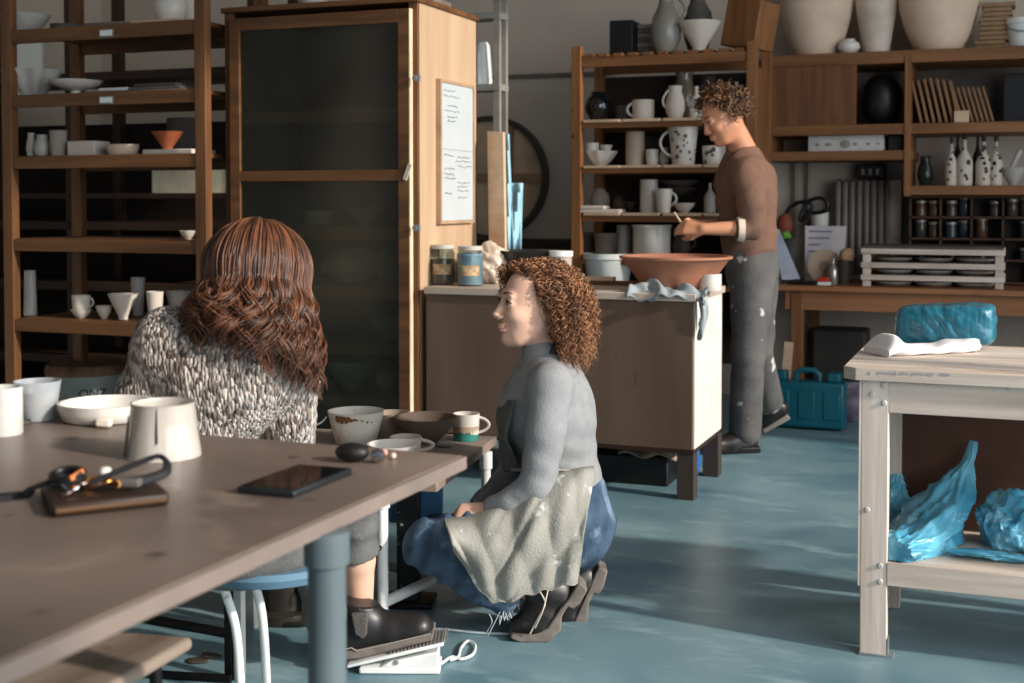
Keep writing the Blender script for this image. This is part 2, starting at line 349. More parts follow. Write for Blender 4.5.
tag(MB().prism([q0, q1, q2, q3], (0, .03, 0)).build('leaning_board', PLYX, bevel=.002), 'narrow pale board standing upright beside the plywood cabinet', 'board')
for (x0, x1, x2, x3, yt, d, lab) in ((504, 509, 514, 507, 134, 6.3, 'pale blue sheet hanging nearest the upright pale board'), (511, 523, 521, 509, 183, 6.4, 'shorter pale blue sheet hanging right of the other blue sheet')):
    g = [[PD(x0+(x1-x0)*u + ((x3-x0)*(1-u)+(x2-x1)*u)*v, yt+(250-yt)*v, d+.02*math.sin(6*u+4*v)) for v in np.linspace(0, 1, 8)] for u in np.linspace(0, 1, 6)]
    tag(MB().grid(g).build('hanging_sheet', M('pale blue paper', (158, 200, 216), .8), solid=.004), lab, 'sheet')
a, b = PY(470, 238, 7.8), PY(574, 238, 7.8)
root = thing('low_cupboard', 'dark low cupboard under the round screen by the back wall', 'cupboard', ((a.x+b.x)/2, 7.98, 0)); CZ = zat(490, 238, 8.1)
MB().bb(a.x, b.x, 7.82, 8.14, 0, CZ).build('body', DARKW, root, bevel=.004)
for k in range(2):
    w_ = (b.x-a.x)/2; MB().bb(a.x+w_*k+.02, a.x+w_*(k+1)-.02, 7.8, 7.82, .08, CZ-.05).build('door', DARKW, root, bevel=.003)
# ------------------------------------------------------------------ island
IX0, IX1, IY0, IY1, IZ = PY(426, 300, 5.19).x, -1.215, 5.19, 5.75, .862
root = thing('workbench_island', 'brown panelled island workbench with a white sunlit end, on short square legs', 'workbench', ((IX0+IX1)/2, 5.47, 0))
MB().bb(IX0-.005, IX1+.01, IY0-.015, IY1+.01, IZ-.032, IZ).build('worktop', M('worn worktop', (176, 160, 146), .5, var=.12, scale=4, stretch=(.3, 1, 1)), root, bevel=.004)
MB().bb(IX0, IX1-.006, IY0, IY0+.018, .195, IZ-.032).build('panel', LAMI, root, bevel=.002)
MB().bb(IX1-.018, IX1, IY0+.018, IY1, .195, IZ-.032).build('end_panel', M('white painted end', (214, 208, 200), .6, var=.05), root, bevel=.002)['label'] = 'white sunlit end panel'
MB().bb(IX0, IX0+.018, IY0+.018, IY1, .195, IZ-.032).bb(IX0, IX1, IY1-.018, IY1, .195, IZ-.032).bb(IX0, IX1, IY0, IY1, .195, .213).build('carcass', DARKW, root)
for x in (IX0+.05, IX1-.036):
    for y in (IY0+.04, IY1-.04): MB().bb(x-.036, x+.036, y-.036, y+.036, 0, .2).build('leg', M('dark leg', (62, 52, 46), .6), root, bevel=.002)
# clutter under the island
a = PZ(640, 486, 0)
tag(MB().bb(a.x-.55, a.x+.12, a.y+.02, a.y+.32, 0, .13).build('storage_crate', BLK, bevel=.01), 'long black crate on the floor under the island', 'crate')
g = [[V((a.x-.1+.26*u, a.y+.0+.25*v, .135+.05*math.sin(3.1*u)*math.sin(3.1*v)+.012*math.sin(11*u+5*v))) for v in np.linspace(0, 1, 10)] for u in np.linspace(0, 1, 12)]
tag(MB().grid(g).build('crumpled_sack', M('paper sack', (150, 132, 118), .9, var=.3, scale=12), solid=.008), 'crumpled pale sack lying on the black crate under the island', 'sack')
# ------------------------------------------------------------------ back shelving behind the man
BY = 6.9; BD = .42
bx0, bx1 = PY(577.5, 150, BY).x, PY(752, 150, BY).x
root = thing('pot_shelving', 'orange pine shelving unit with a slatted top, behind the standing person', 'shelving', ((bx0+bx1)/2, BY+BD/2, 0))
zt = zat(577, 47, BY); ztr = zat(752, 41, BY)
for x, z in ((bx0, zt), (bx1, ztr)):
    for y in (BY, BY+BD): MB().bb(x-.028, x+.028, y-.028, y+.028, 0, z).build('post', PINEZ, root, bevel=.003)
z1, z0 = zat(660, 55, BY), zat(660, 65, BY); BS = [z1+.02]
MB().bb(bx0-.03+.06, bx1-.028, BY-.02, BY+.01, z0, z1).build('top_rail', PINE, root, bevel=.003)
MB().bb(bx0+.03, bx1-.028, BY+BD-.01, BY+BD+.02, z0, z1).build('top_rail', PINE, root, bevel=.003)
for i in range(11):
    x = bx0+.07+(bx1-bx0-.14)*i/10; MB().bb(x-.028, x+.028, BY-.02, BY+BD, z1, z1+.02).build('slat', PINEY, root, bevel=.003)
for top, bot in ((118.5, 127), (165, 173), (213, 222), (257, 266)):
    z1, z0 = zat(660, top, BY), zat(660, bot, BY); BS.append(z1)
    sh = MB().bb(bx0+.028, bx1-.028, BY-.02, BY+.005, z0, z1-.016).bb(bx0+.028, bx1-.028, BY+BD-.02, BY+BD, z0, z1-.016).build('rail', PINE, root, bevel=.002)
    bd = MB(); n = 4
    for i in range(n):
        w_ = (bx1-bx0-.07)/n; xa = bx0+.034+w_*i; bd.bb(xa+.01, xa+w_-.012, BY-.03, BY+BD-.02, z1-.016, z1)
    bd.build('shelf', M('pale shelf boards', (196, 168, 142), .7), root, bevel=.002)
z1 = zat(606, 284, BY); BS.append(z1)
MB().bb(bx0+.028, bx1-.028, BY-.02, BY+BD, z1-.025, z1).build('shelf', PINE, root, bevel=.002)
MB().bb(bx1-.01, bx1, BY+.03, BY+BD-.03, .5, 1.98).build('side_board', PINEZ, root)
MB().bb(bx0-.02, bx1+.02, BY+BD+.03, BY+BD+.04, .3, 1.98).build('back_panel', M('dark backing', (44, 34, 28), .9), root)
# ------------------------------------------------------------------ wall shelves on the right
WY = 7.62
root = thing('plank_shelving', 'orange pine wall shelves above the bench, holding large vases', 'shelving', (PY(900, 150, WY).x, WY+.25, PY(900, 190, WY).z))
sx0 = PY(766, 57, WY).x; sx1 = sx0+2.2
def plank(pxa, top, bot, x0, x1, d=.5):
    z1, z0 = zat(pxa, top, WY), zat(pxa, bot, WY); MB().bb(x0, x1, WY, WY+d, z0, z1).build('shelf', PINE, root, bevel=.003); return z1
WS = [plank(900, 50.5, 63, sx0, sx1)]
WS.append(plank(900, 123.5, 134, sx0+.02, sx1))
px_mid = PY(908, 100, WY).x
WS.append(plank(838, 151, 160.5, sx0+.02, px_mid+.03))
WS.append(plank(970, 185.5, 195, px_mid-.01, sx1))
MB().bb(px_mid-.018, px_mid+.018, WY-.01, WY+.45, WS[3]-.06, WS[0]-.03).build('post', PINEZ, root, bevel=.002)
MB().bb(px_mid-.02, px_mid+.02, WY+.42, WY+.47, .76, WS[3]-.05).build('post', DARKW, root, bevel=.002)
MB().bb(sx0, sx0+.035, WY-.01, WY+.45, WS[2]-.04, WS[0]-.03).build('post', PINEZ, root, bevel=.002)
MB().bb(px_mid, sx1, WY+.49, WY+.5, WS[1], WS[0]).build('back_panel', M('grey backing board', (92, 84, 78), .9), root)
a, b = PY(770, 64, WY), PY(856, 128, WY)
MB().bb(sx0+.035, b.x, WY+.005, WY+.022, WS[1], WS[0]-.07).build('cupboard_door', wood('reddish panel', (128, 80, 46), (96, 58, 32), 'Z', knots=False), root)
# pigeonhole rack
gy = WY+.12; gx0, gx1 = PY(910, 220, gy).x, PY(910, 220, gy).x+1.05
gz1, gz0 = WS[3]-.065, .78
root = thing('pigeonhole_rack', 'dark wooden pigeonhole rack full of little jars under the bottle shelf', 'rack', ((gx0+gx1)/2, gy+.1, gz0))
cw = (PY(940.5, 220, gy).x-gx0)
rows = [gz1, zat(960, 217.5, gy), zat(960, 239, gy), zat(960, 260, gy), gz0]
r_ = MB()
for i in range(7): r_.bb(gx0+cw*i-.006, gx0+cw*i+.006, gy, gy+.2, gz0, gz1)
for z in rows: r_.bb(gx0-.006, gx0+cw*6, gy, gy+.2, z-.006, z+.006)
r_.build('dividers', M('dull rack wood', (70, 46, 30), .7), root); MB().bb(gx0, gx0+cw*6, gy+.2, gy+.21, gz0, gz1).build('back_panel', DARKW, root)
# ------------------------------------------------------------------ long bench on the right
NY = 7.3; NZ = zat(900, 288, NY)
root = thing('long_bench', 'long pine bench running along the back wall beneath the wall shelves', 'bench', (.4, NY+.35, 0))
nx0 = bx1+.06
MB().bb(nx0, 1.6, NY-.02, NY+.75, NZ-.03, NZ).build('bench_top', BENCHW, root, bevel=.004)
MB().bb(nx0+.05, 1.55, NY+.04, NY+.065, NZ-.14, NZ-.03).build('apron', BENCHW, root, bevel=.003)
lx = PY(797, 350, NY+.05).x
for x in (lx, .95): MB().bb(x-.033, x+.033, NY+.03, NY+.1, 0, NZ-.03).build('leg', PINEZ, root, bevel=.003)
for x in (lx, .95): MB().bb(x-.033, x+.033, NY+.65, NY+.72, 0, NZ-.03).build('leg', PINEZ, root, bevel=.003)
p = PZ(788, 396, 0)
st = PY(783, 372, NY); 
tag(MB().bar((PY(789, 340, NY).x, NY, zat(789, 342, NY)), (PY(783, 372, NY-.1).x, NY-.1, .0), .05, .012, hint=(1, 0, 0)).build('offcut', PLYX), 'pale offcut stick leaning beside the bench leg', 'offcut')
# radiator
a, b = PY(839, 182, 7.98), PY(889, 182, 7.98); zt, zb = a.z, .8
root = thing('radiator', 'old column radiator on the wall behind the bench', 'radiator', ((a.x+b.x)/2, 7.98, zb))
for i in range(8):
    x = a.x+(b.x-a.x)*i/7
    MB().tube([(x, 7.94, zb), (x, 7.94, zt-.05), (x, 7.96, zt-.01), (x, 8.02, zt), (x, 8.08, zt-.01), (x, 8.1, zt-.05), (x, 8.1, zb)], .019, 8).build('column', M('dull radiator paint', (112, 104, 98), .5), root)
MB().cyl((a.x, 8.0, zt-.05), (b.x, 8.0, zt-.05), .02).build('header_pipe', MATS['dull radiator paint'], root)
MB().cyl((a.x, 8.0, zb+.04), (b.x, 8.0, zb+.04), .02).build('header_pipe', MATS['dull radiator paint'], root)
a, b = PY(890, 180, 7.95), PY(902, 180, 7.95)
tag(MB().bb(a.x, b.x, 7.93, 7.97, .78, zat(895, 180, 7.95)).build('upright_board', M('chalky board', (176, 160, 148), .8), bevel=.003), 'chalky upright board between the radiator and the pigeonholes', 'board')
a, b = PY(856, 164, 8.05), PY(885, 178, 8.05)
root = thing('socket_box', 'dark electrical socket box on the wall above the radiator', 'socket', ((a.x+b.x)/2, 8.1, b.z))
MB().bb(a.x, b.x, 8.04, YB, b.z, a.z).build('housing', BLK, root, bevel=.008)
for i in range(3): x = a.x+(b.x-a.x)*(.25+.25*i); MB().bb(x-.008, x+.008, 8.033, 8.041, b.z+.02, a.z-.03).build('switch', GREYT, root)
a = PY(808, 150, 8.1); 
struct(MB().cyl((PY(809, 160, 8.1).x, 8.1, .8), (PY(809, 160, 8.1).x, 8.1, WS[2]), .012).cyl((PY(796, 160, 8.1).x, 8.1, .8), (PY(796, 160, 8.1).x, 8.1, WS[2]), .014).build('trim_2', M('pipe paint', (150, 138, 126), .5)))
c = PY(805, 214, 7.9)
pts = [PY(785+0*t, 0, 7.9) for t in ()]
pts = [PY(*q, 7.9) for q in ((784, 236), (786, 214), (795, 204), (806, 202), (812, 206), (808, 214), (800, 220), (806, 204), (818, 198), (827, 202), (826, 210), (816, 213), (806, 210))]
def smooth_path(P, k=6):
    out = []; n = len(P)
    for i in range(n-1):
        p0, p1, p2, p3 = P[max(i-1, 0)], P[i], P[i+1], P[min(i+2, n-1)]
        for j in range(k):
            t = j/k; out.append(.5*((2*p1)+(p2-p0)*t+(2*p0-5*p1+4*p2-p3)*t*t+(3*p1-p0-3*p2+p3)*t**3))
    out.append(P[-1]); return out
tag(MB().tube(smooth_path(pts), .012, 8).build('cable_coil', BLK), 'black cable coiled on the wall above the bench', 'cable')
# slatted plate rack on the bench
ky = 7.38
a, b = PY(863, 249, ky), PY(1003, 286, ky)
root = thing('plate_rack', 'whitewashed slatted rack of round boards standing on the long bench', 'rack', ((a.x+b.x)/2, ky+.15, NZ))
zs = [zat(930, y, ky) for y in (252, 266, 278.5)]
for x in (a.x+.02, b.x-.02):
    for y in (ky, ky+.36): MB().bb(x-.022, x+.022, y, y+.04, NZ, zs[0]).build('upright', WHITEZ, root, bevel=.003)
for i, z in enumerate(zs):
    for y in (ky-.012, ky+.4): MB().bb(a.x-.01, b.x+.01, y, y+.012, z-.015, z+.015).build('slat', WHITEW, root, bevel=.002)
MB().bb(a.x, b.x, ky, ky+.4, zs[0]+.015, zs[0]+.03).build('top_board', M('dusty dark board', (84, 74, 66), .8), root)
plz = [zs[2]+.016, zs[1]+.016, NZ]
for zi, z in enumerate(plz):
    for k in range(3):
        x = a.x+.15+(b.x-a.x-.3)*k/2
        o = MB().lathe((x, ky+.2, z), [(0, 0), (.085, 0), (.102, .012), (.102, .022), (.085, .014), (0, .012)], 24).build('round_bat', M('dusty plaster', (176, 164, 152), .9))
        tag(o, '%s round throwing bat in the %s tier of the slatted rack' % (('left', 'middle', 'right')[k], ('middle', 'upper', 'lowest')[zi]), 'bat', 'round bats in the slatted rack')
for z in plz[:2]: MB().bb(a.x, b.x, ky+.05, ky+.37, z-.008, z).build('tier_board', DARKW, root)
# ------------------------------------------------------------------ tool case, crates under the bench
Y_ = 7.02
a, b = PY(768, 372, Y_), PY(844, 425, Y_)
root = thing('tool_case', 'teal plastic tool case standing upright on the floor by the bench leg', 'tool case', ((a.x+b.x)/2, Y_+.07, 0))
zc = a.z-.0; TEALP = M('teal plastic', (12, 92, 108), .4, var=.05)
zsh = zat(800, 382, Y_)
body = MB().bb(a.x, b.x, Y_, Y_+.14, .012, zsh).build('shell', TEALP, root, bevel=.015)
for i in range(3):
    w_ = (b.x-a.x)/3; MB().bb(a.x+w_*i+.025, a.x+w_*(i+1)-.02, Y_-.006, Y_+.01, .06, zsh-.05).build('rib_panel', TEALP, body, bevel=.006)
hp = [(a.x+.14, Y_+.07, zsh-.02), (a.x+.14, Y_+.07, zc-.01), (a.x+.17, Y_+.07, zc+.012), (b.x-.17, Y_+.07, zc+.012), (b.x-.14, Y_+.07, zc-.01), (b.x-.14, Y_+.07, zsh-.02)]
MB().tube([V(q) for q in hp], .017, 8).build('handle', TEALP, root)
for x in (a.x+.06, b.x-.06): MB().bb(x-.035, x+.035, Y_+.02, Y_+.12, zsh, zc+.005).build('shoulder', TEALP, root, bevel=.01)
a = PZ(850, 372, .0)
yb_ = 7.75
x0, x1 = PY(812, 350, yb_).x, PY(866, 350, yb_).x
tag(MB().bb(x0, x1, yb_, yb_+.25, 0, zat(840, 330, yb_)).build('storage_box', M('dull clear plastic', (58, 54, 50), .5), bevel=.015), 'dim grey plastic box under the long bench behind the tool case', 'box')
xg = PY(855, 400, 7.3)
tag(MB().lathe((xg.x, 7.45, 0), [(0, 0), (.1, 0), (.13, .05), (.14, .16), (.12, .2), (.1, .16), (0, .16)], 20, wob=.06, lobes=5).build('cloth_bundle', M('mauve cloth', (130, 122, 134), .9, var=.3, scale=14)), 'mauve cloth bundle on the floor between tool case and pale worktable', 'cloth')
# ------------------------------------------------------------------ pale worktable on the right
TY0, TX0, TZ = 3.575, -.425, .793
root = thing('worktable', 'whitewashed wooden worktable with a lower shelf, at the right edge', 'worktable', (.15, 3.9, 0))
ty1 = TY0+.70; tx1 = .85
MB().prism([(TX0, TY0+.035, TZ-.034), (TX0+.035, TY0, TZ-.034), (tx1, TY0, TZ-.034), (tx1, ty1, TZ-.034), (TX0, ty1, TZ-.034)], (0, 0, .034)).build('tabletop', WHITEW, root, bevel=.002)
lw = .072
for x in (TX0+.05, tx1-.12):
    for y in (TY0+.02, TY0+.46): MB().bb(x, x+lw, y, y+.045, .0, TZ-.034).build('leg', WHITEZ, root, bevel=.003)
ra = zat(890, 413, TY0+.02)
MB().bb(TX0+.05+lw-.001, tx1-.05, TY0+.02, TY0+.045, ra, TZ-.034).build('rail', WHITEW, root, bevel=.002)
s1, s0 = zat(900, 564, TY0+.02), zat(900, 587, TY0+.02)
MB().bb(TX0+.05+lw-.001, tx1-.05, TY0+.018, TY0+.045, s0, s1).build('rail', WHITEW, root, bevel=.002)
MB().bb(TX0+.055, tx1-.06, TY0+.046, TY0+.455, s1-.02, s1).build('shelf', WHITEW, root, bevel=.002)
MB().bb(TX0+.12, tx1-.06, TY0+.505, TY0+.515, s1-.05, TZ-.1).build('back_panel', M('dark brown panel', (84, 54, 40), .7, var=.15, wear=((120, 84, 62), 12, .64, .72)), root)
MB().bb(TX0+.044, TX0+.05, TY0+.02, TY0+.05, .19, TZ-.036).build('side_strip', WHITEZ, root)
MB().bb(TX0+.05, TX0+.14, TY0+.012, TY0+.06, 0, .006).bb(TX0+.05+lw, TX0+.05+lw+.004, TY0+.02, TY0+.06, 0, .05).build('foot_bracket', STEEL, root)
for q in ((884, 385), (872, 394), (884, 403), (1009, 388), (880, 566), (880, 582), (867, 510)):
    p = PY(*q, TY0+.016); MB().lathe((p.x, TY0+.02, p.z), [(0, .006), (.006, .005), (.008, 0)], 10, axis=(0, -1, 0)).build('bolt', M('dull pale bolt', (196, 190, 184), .5), root)
# ink lettering run along the edge of the tabletop, too faint to read
ink = MB()
for i in range(40):
    px = 868+i*2.1; p = PY(px, 373+random.uniform(-.6, .6)+i*.05, TY0-.001)
    if random.random() < .8: ink.box((p.x, TY0-.0006, p.z), (random.uniform(.002, .005), .0008, random.uniform(.004, .009)))
ink.build('faded_printing', M('faded print', (168, 168, 172), .9), root)
# ------------------------------------------------------------------ the near table
AZ = .80
cn = PZ(464, 455, AZ); ea = (PZ(0, 661, AZ)-cn).normalized(); eb = (PZ(60, 423, AZ)-cn).normalized()
TABM = M('worn brown tabletop', (124, 108, 98), .38, col2=(98, 85, 76), scale=2.4, stretch=(1, 1, 1), detail=8, bump=.03, bscale=50, wear=((140, 124, 113), 4, .58, .75), spots=((74, 60, 52), 9, .68, .74))
root = thing('pottery_table', 'large brown table in the foreground with scattered pots and belongings', 'table', (cn+ea*1.1+eb*.9)*1.0)
root.location.z = 0; ORG[root.name] = tuple(root.location)
sk = next(k/200 for k in range(400) if (lambda q: (q-CP).dot(CR)/fwd(q)*F+512)(cn+eb*(k/200)) < 113)
poly = [cn, cn+ea*2.4, cn+ea*2.4+eb*1.9, cn+eb*1.9-ea*.24, cn+eb*sk-ea*.24, cn+eb*sk]
MB().prism([V((p.x, p.y, AZ-.022)) for p in poly], (0, 0, .022)).build('tabletop', [TABM], root, bevel=.004)
ed = MB(); nrm = V((-ea.y, ea.x, 0)); nrm = nrm if nrm.dot(eb) < 0 else -nrm
ed.bar(V((cn.x, cn.y, AZ-.013))+nrm*.002, V((cn.x, cn.y, AZ-.013))+ea*2.4+nrm*.002, .022, .006).build('edge_strip', M('bare edge wood', (118, 104, 96), .7, var=.1), root)
PIPE = M('grey green pipe paint', (92, 104, 108), .45, var=.08, wear=((130, 140, 142), 16, .62, .7))
for px, py, k in ((345, 532, 0),):
    p = PZ(px, py, AZ-.022); p = p - nrm*.03
    q = p - V((0, 0, p.z))
    for base in (q, q+ea*1.35, q+eb*1.2, q+eb*1.2+ea*1.35):
        lg = MB().cyl(base, base+V((0, 0, AZ-.022)), .0275, n=20).build('leg', PIPE, root)
        MB().cyl(base+V((0, 0, AZ-.07)), base+V((0, 0, AZ-.0225)), .033, n=20).build('collar', PIPE, lg)
# ------------------------------------------------------------------ the low wheel table
BZ = .46
tr = PZ(497, 436, BZ); nr = PZ(437, 482, BZ); a_ = (nr-tr).normalized(); b_ = V((a_.y, -a_.x, 0)); b_ = b_ if b_.dot(CR) < 0 else -b_
root = thing('wheel_table', 'low table on white tube legs behind the near table, carrying bucket and mugs', 'table', V((tr.x, tr.y, 0))+a_*.4+b_*.35)
LW = (tr-nr).length
poly = [tr, tr+a_*LW, tr+a_*LW+b_*.85, tr+b_*.85]
MB().prism([V((p.x, p.y, BZ-.03)) for p in poly], (0, 0, .03)).build('tabletop', M('clay dusted top', (142, 126, 116), .6, var=.08, scale=3), root, bevel=.004)
def tleg(px, py, d, m):
    q = PD(px, py, d); q.z = 0
    lg = MB().cyl(q, q+V((0, 0, BZ-.03)), .0155, n=16).build('leg', m, root); MB().cyl(q+V((0, 0, BZ-.085)), q+V((0, 0, BZ-.0305)), .021, n=16).build('collar', m, lg); return q
l1 = tleg(383, 600, 3.62, WHITEP); l2 = tleg(486, 500, 4.15, WHITEP); l3 = tleg(340, 600, 4.2, WHITEP)
j = PD(437, 581, 3.98); j.z = .065
m1 = V((l1.x, l1.y, .1))
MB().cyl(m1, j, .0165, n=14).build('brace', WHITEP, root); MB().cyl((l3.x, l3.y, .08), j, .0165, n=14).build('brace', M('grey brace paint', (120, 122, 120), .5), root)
MB().cyl(j, (l2.x, l2.y, .07), .0165, n=14).build('brace', WHITEP, root)
# ------------------------------------------------------------------ pots
PR = {
 'bowl': [(.0, 0), (.32, 0), (.34, .05), (.52, .2), (.75, .5), (.92, .8), (1, 1)],
 'cone': [(.0, 0), (.3, 0), (.33, .06), (.3, .1), (.5, .35), (.78, .7), (1, 1)],
 'foot': [(.0, 0), (.22, 0), (.2, .12), (.18, .3), (.5, .45), (.85, .7), (1, 1)],
 'dish': [(.0, 0), (.8, 0), (.9, .1), (.97, .6), (1, 1)],
 'basin': [(.0, 0), (.55, 0), (.58, .05), (.75, .45), (.93, .88), (1, .93), (1, 1)],
 'cup': [(.0, 0), (.8, 0), (.88, .04), (.95, .3), (.98, .7), (1, 1)],
 'cyl': [(.0, 0), (.95, 0), (1, .03), (1, .5), (.99, 1)],
 'taper': [(.0, 0), (.7, 0), (.74, .02), (.86, .5), (1, 1)],
 'tapin': [(.0, 0), (1, 0), (1, .05), (.9, .5), (.84, .95), (.86, 1)],
 'bucket': [(.0, 0), (.78, 0), (.82, .03), (.93, .78), (.94, .8), (1, .82), (1, 1)],
 'round': [(.0, 0), (.45, 0), (.6, .06), (.9, .3), (1, .5), (.88, .75), (.55, .9), (.5, .94), (.58, 1)],
 'jug': [(.0, 0), (.62, 0), (.7, .04), (.95, .25), (1, .4), (.86, .62), (.66, .78), (.62, .88), (.7, 1)],
 'pitch': [(.0, 0), (.62, 0), (.66, .03), (.95, .22), (1, .38), (.85, .58), (.52, .76), (.42, .88), (.5, 1)],
 'vase': [(.0, 0), (.52, 0), (.55, .02), (.66, .13), (.77, .26), (.87, .42), (.94, .57), (.985, .72), (1, .86), (.96, .97), (.74, 1.06), (.6, 1.12)],
 'tallv': [(.0, 0), (.55, 0), (.58, .02), (.65, .15), (.75, .32), (.86, .5), (.95, .68), (1, .86), (.93, .98), (.6, 1.07), (.55, 1.13)],
 'bottle': [(.0, 0), (.9, 0), (1, .04), (1, .5), (.8, .62), (.35, .75), (.26, .82), (.28, 1)],
 'tumbler': [(.0, 0), (.66, 0), (.72, .03), (.86, .5), (1, 1)],
 'jar': [(.0, 0), (.9, 0), (1, .05), (1, .8), (.93, .88), (.93, 1)],
}
def lathe_pts(prof, W, H, t):
    P = [(r*W/2, z*H) for r, z in prof]
    inner = [(max(r-t, .001), z) for r, z in reversed(P) if r > .02*W]
    fl = t*1.2
    inn = [(r, max(z, fl)) for r, z in inner]
    inn[0] = (inn[0][0], inn[0][1])
    out = P + [inn[0]] + inn[1:] + [(0, fl)]
    return out
def pot(name, label, cat, px, w, h, Y, z, prof, m, t=None, handle=None, group=None, n=26, sq=(1, 1), wob=0, lobes=0, lid=None, dx=0, spots=None, X=None):
    p = PY(px, 200, Y); d = fwd(p); W = w*d/F; H = h*d/F; x = p.x+dx
    t = t or max(.003, W*.035)
    pr = PR[prof]
    mb = MB().lathe((x, Y, z), lathe_pts(pr, W, H, t), n, sq=sq, wob=wob, lobes=lobes)
    multi = handle or lid or spots
    if not multi:
        return tag(mb.build(name, m, loc=(x, Y, z), ang=50), label, cat, group)
    root = thing(name, label, cat, (x, Y, z), group)
    mb.build('body', m, root, ang=50)
    def rad(q):
        for (r0, z0), (r1, z1) in zip(pr, pr[1:]):
            if z0 <= q <= z1 and z1 > z0: return (r0+(r1-r0)*(q-z0)/(z1-z0))*W/2
        return W/2
    if handle:
        side, qa, qb, out, rr = handle
        dirv = CR*side
        pts = []
        for i in range(9):
            s = i/8; q = qa+(qb-qa)*s; b = math.sin(math.pi*s)**.7*out*W
            pts.append(V((x, Y, z+q*H)) + dirv*((rad(q)-t*.4)+b))
        MB().tube(pts, rr*W, 8).build('handle', m, root)
    if lid:
        lm, lh, lr = lid
        MB().lathe((x, Y, z+H), [(0, 0), (W/2*lr, 0), (W/2*lr, lh*H), (0, lh*H)], n).build('lid', lm, root, bevel=.002)
    if spots:
        sm, k, sz = spots; sb = MB()
        for i in range(k):
            ang = -math.pi/2+YAW + random.uniform(-1.1, 1.1); q = .15+.75*((i*.618) % 1)
            r = rad(q)+.0006; c = V((x+r*math.cos(ang), Y+r*math.sin(ang), z+q*H)); nn = V((math.cos(ang), math.sin(ang), 0))
            s_ = sz*W*random.uniform(.6, 1.3)
            sb.lathe(c, [(0, .001), (s_, .0)], 8, axis=nn, sq=(1, random.uniform(.7, 1.3)))
        sb.build('painted_marks', sm, root)
    return root
def slab(name, label, cat, x0, x1, h, Y, z, m, dep=.2, group=None, rz=0):
    a, b = PY(x0, 200, Y), PY(x1, 200, Y); d = fwd(a); H = h*d/F
    return tag(MB().box(((a.x+b.x)/2, Y+dep*.3, z+H/2), (b.x-a.x, dep, H), rz).build(name, m, bevel=.004), label, cat, group)
WALLW = M('matte white clay', (206, 196, 184), .8, var=.06)
GREYC = M('pale grey glaze', (176, 172, 166), .4)
DKGREY = M('dark grey clay', (84, 80, 76), .7)
Y1 = 5.2
z = LS[0]
pot('serving_bowl', 'wide white bowl on the top shelf at far left', 'bowl', 28, 48, 19, Y1, z, 'bowl', GREYC)
pot('stacked_dish', 'dark shallow dish behind the wide white bowl on the top shelf', 'dish', 68, 30, 13, Y1+.2, z, 'dish', DKGREY)
slab('clay_slab', 'thin dark slab in the middle of the top left shelf', 'slab', 90, 132, 6, Y1, z, STONE)
slab('clay_slab', 'pale wooden slab below the jug on the top left shelf', 'slab', 137, 186, 4, Y1-.05, z, PLYX)
pot('large_jug', 'white jug cut off by the top of the photo on the top left shelf', 'jug', 172, 32, 42, Y1+.12, z+.02, 'jug', WHITEC)
pot('storage_jar', 'white jar beside the shelf post on the top left shelf', 'jar', 192, 16, 40, Y1+.2, z, 'cyl', WALLW)
z = LS[1]
pot('ruffled_bowl', 'shell shaped ruffled bowl on the second shelf at left', 'bowl', 34, 54, 27, Y1, z, 'bowl', GREYC, wob=.1, lobes=7, n=56)
pot('footed_dish', 'white footed dish beside the ruffled bowl', 'dish', 77, 52, 15, Y1, z, 'foot', WHITEC)
for i, (x0, x1, h, m, lab) in enumerate(((86, 128, 3, STONE, 'thin grey slab under the white scrap, second left shelf'), (132, 190, 3, GREIGE, 'bottom board of the slab pile, second left shelf'),
                                   (136, 186, 6, STONE, 'middle board of the slab pile, second left shelf'), (140, 182, 9, DKGREY, 'top board of the slab pile, second left shelf'))):
    d0 = fwd(PY(150, 200, Y1)); slab('clay_slab', lab, 'slab', x0, x1, 3, Y1, z+(0 if h == 3 else (h-3)*d0/F), m)
slab('clay_scrap', 'small white scrap on a thin slab, second left shelf', 'scrap', 101, 130, 3, Y1-.02, z+.016, PAPER, .06)
pot('dark_bowl', 'dark upturned bowl behind the slab pile on the second left shelf', 'bowl', 190, 28, 18, Y1+.28, z, 'round', DKGREY)
z = LS[2]
pot('small_pitcher', 'small grey pitcher at the left end of the third shelf', 'pitcher', 32, 10, 24, Y1, z, 'jug', GREYC)
pot('handled_jug', 'little handled jug between pitcher and split vase, third left shelf', 'jug', 43, 17, 22, Y1, z, 'jug', GREYC, handle=(-.3, .5, 1, .25, .06))
pot('split_vase', 'small split topped vase on the third left shelf', 'vase', 59, 15, 26, Y1, z, 'cup', GREIGE, wob=.14, lobes=2)
slab('square_dish', 'pale square dish on the third left shelf', 'dish', 71, 98, 15, Y1, z, WALLW, .12)
pot('oval_dish', 'pale oval dish right of the square dish, third left shelf', 'dish', 123, 36, 11, Y1, z, 'dish', CREAM, sq=(1, .7))
slab('slab_stand', 'white slab carrying the orange bowl, third left shelf', 'slab', 148, 197, 5, Y1-.05, z, WALLW)
d0 = fwd(PY(168, 200, Y1))
pot('orange_bowl', 'orange footed bowl on a white slab, third left shelf', 'bowl', 168, 32, 18, Y1-.02, z+5*d0/F, 'cone', ORANGEC)
pot('metal_pail', 'large grey pail behind the orange bowl, third left shelf', 'pail', 190, 44, 38, Y1+.26, z, 'cyl', DKGREY)
z = LS[3]
pot('small_dish', 'small pale dish alone at the right end of the fourth left shelf', 'dish', 188, 18, 9, Y1, z, 'bowl', WALLW)
z = LS[4]
pot('tall_cup', 'tall white cup at the left end of the lowest shelf', 'cup', 29, 13, 45, Y1, z, 'tapin', GREYC)
pot('nested_bowl', 'white bowl under a mug on the lowest left shelf', 'bowl', 80, 21, 9, Y1-.04, z, 'bowl', WALLW)
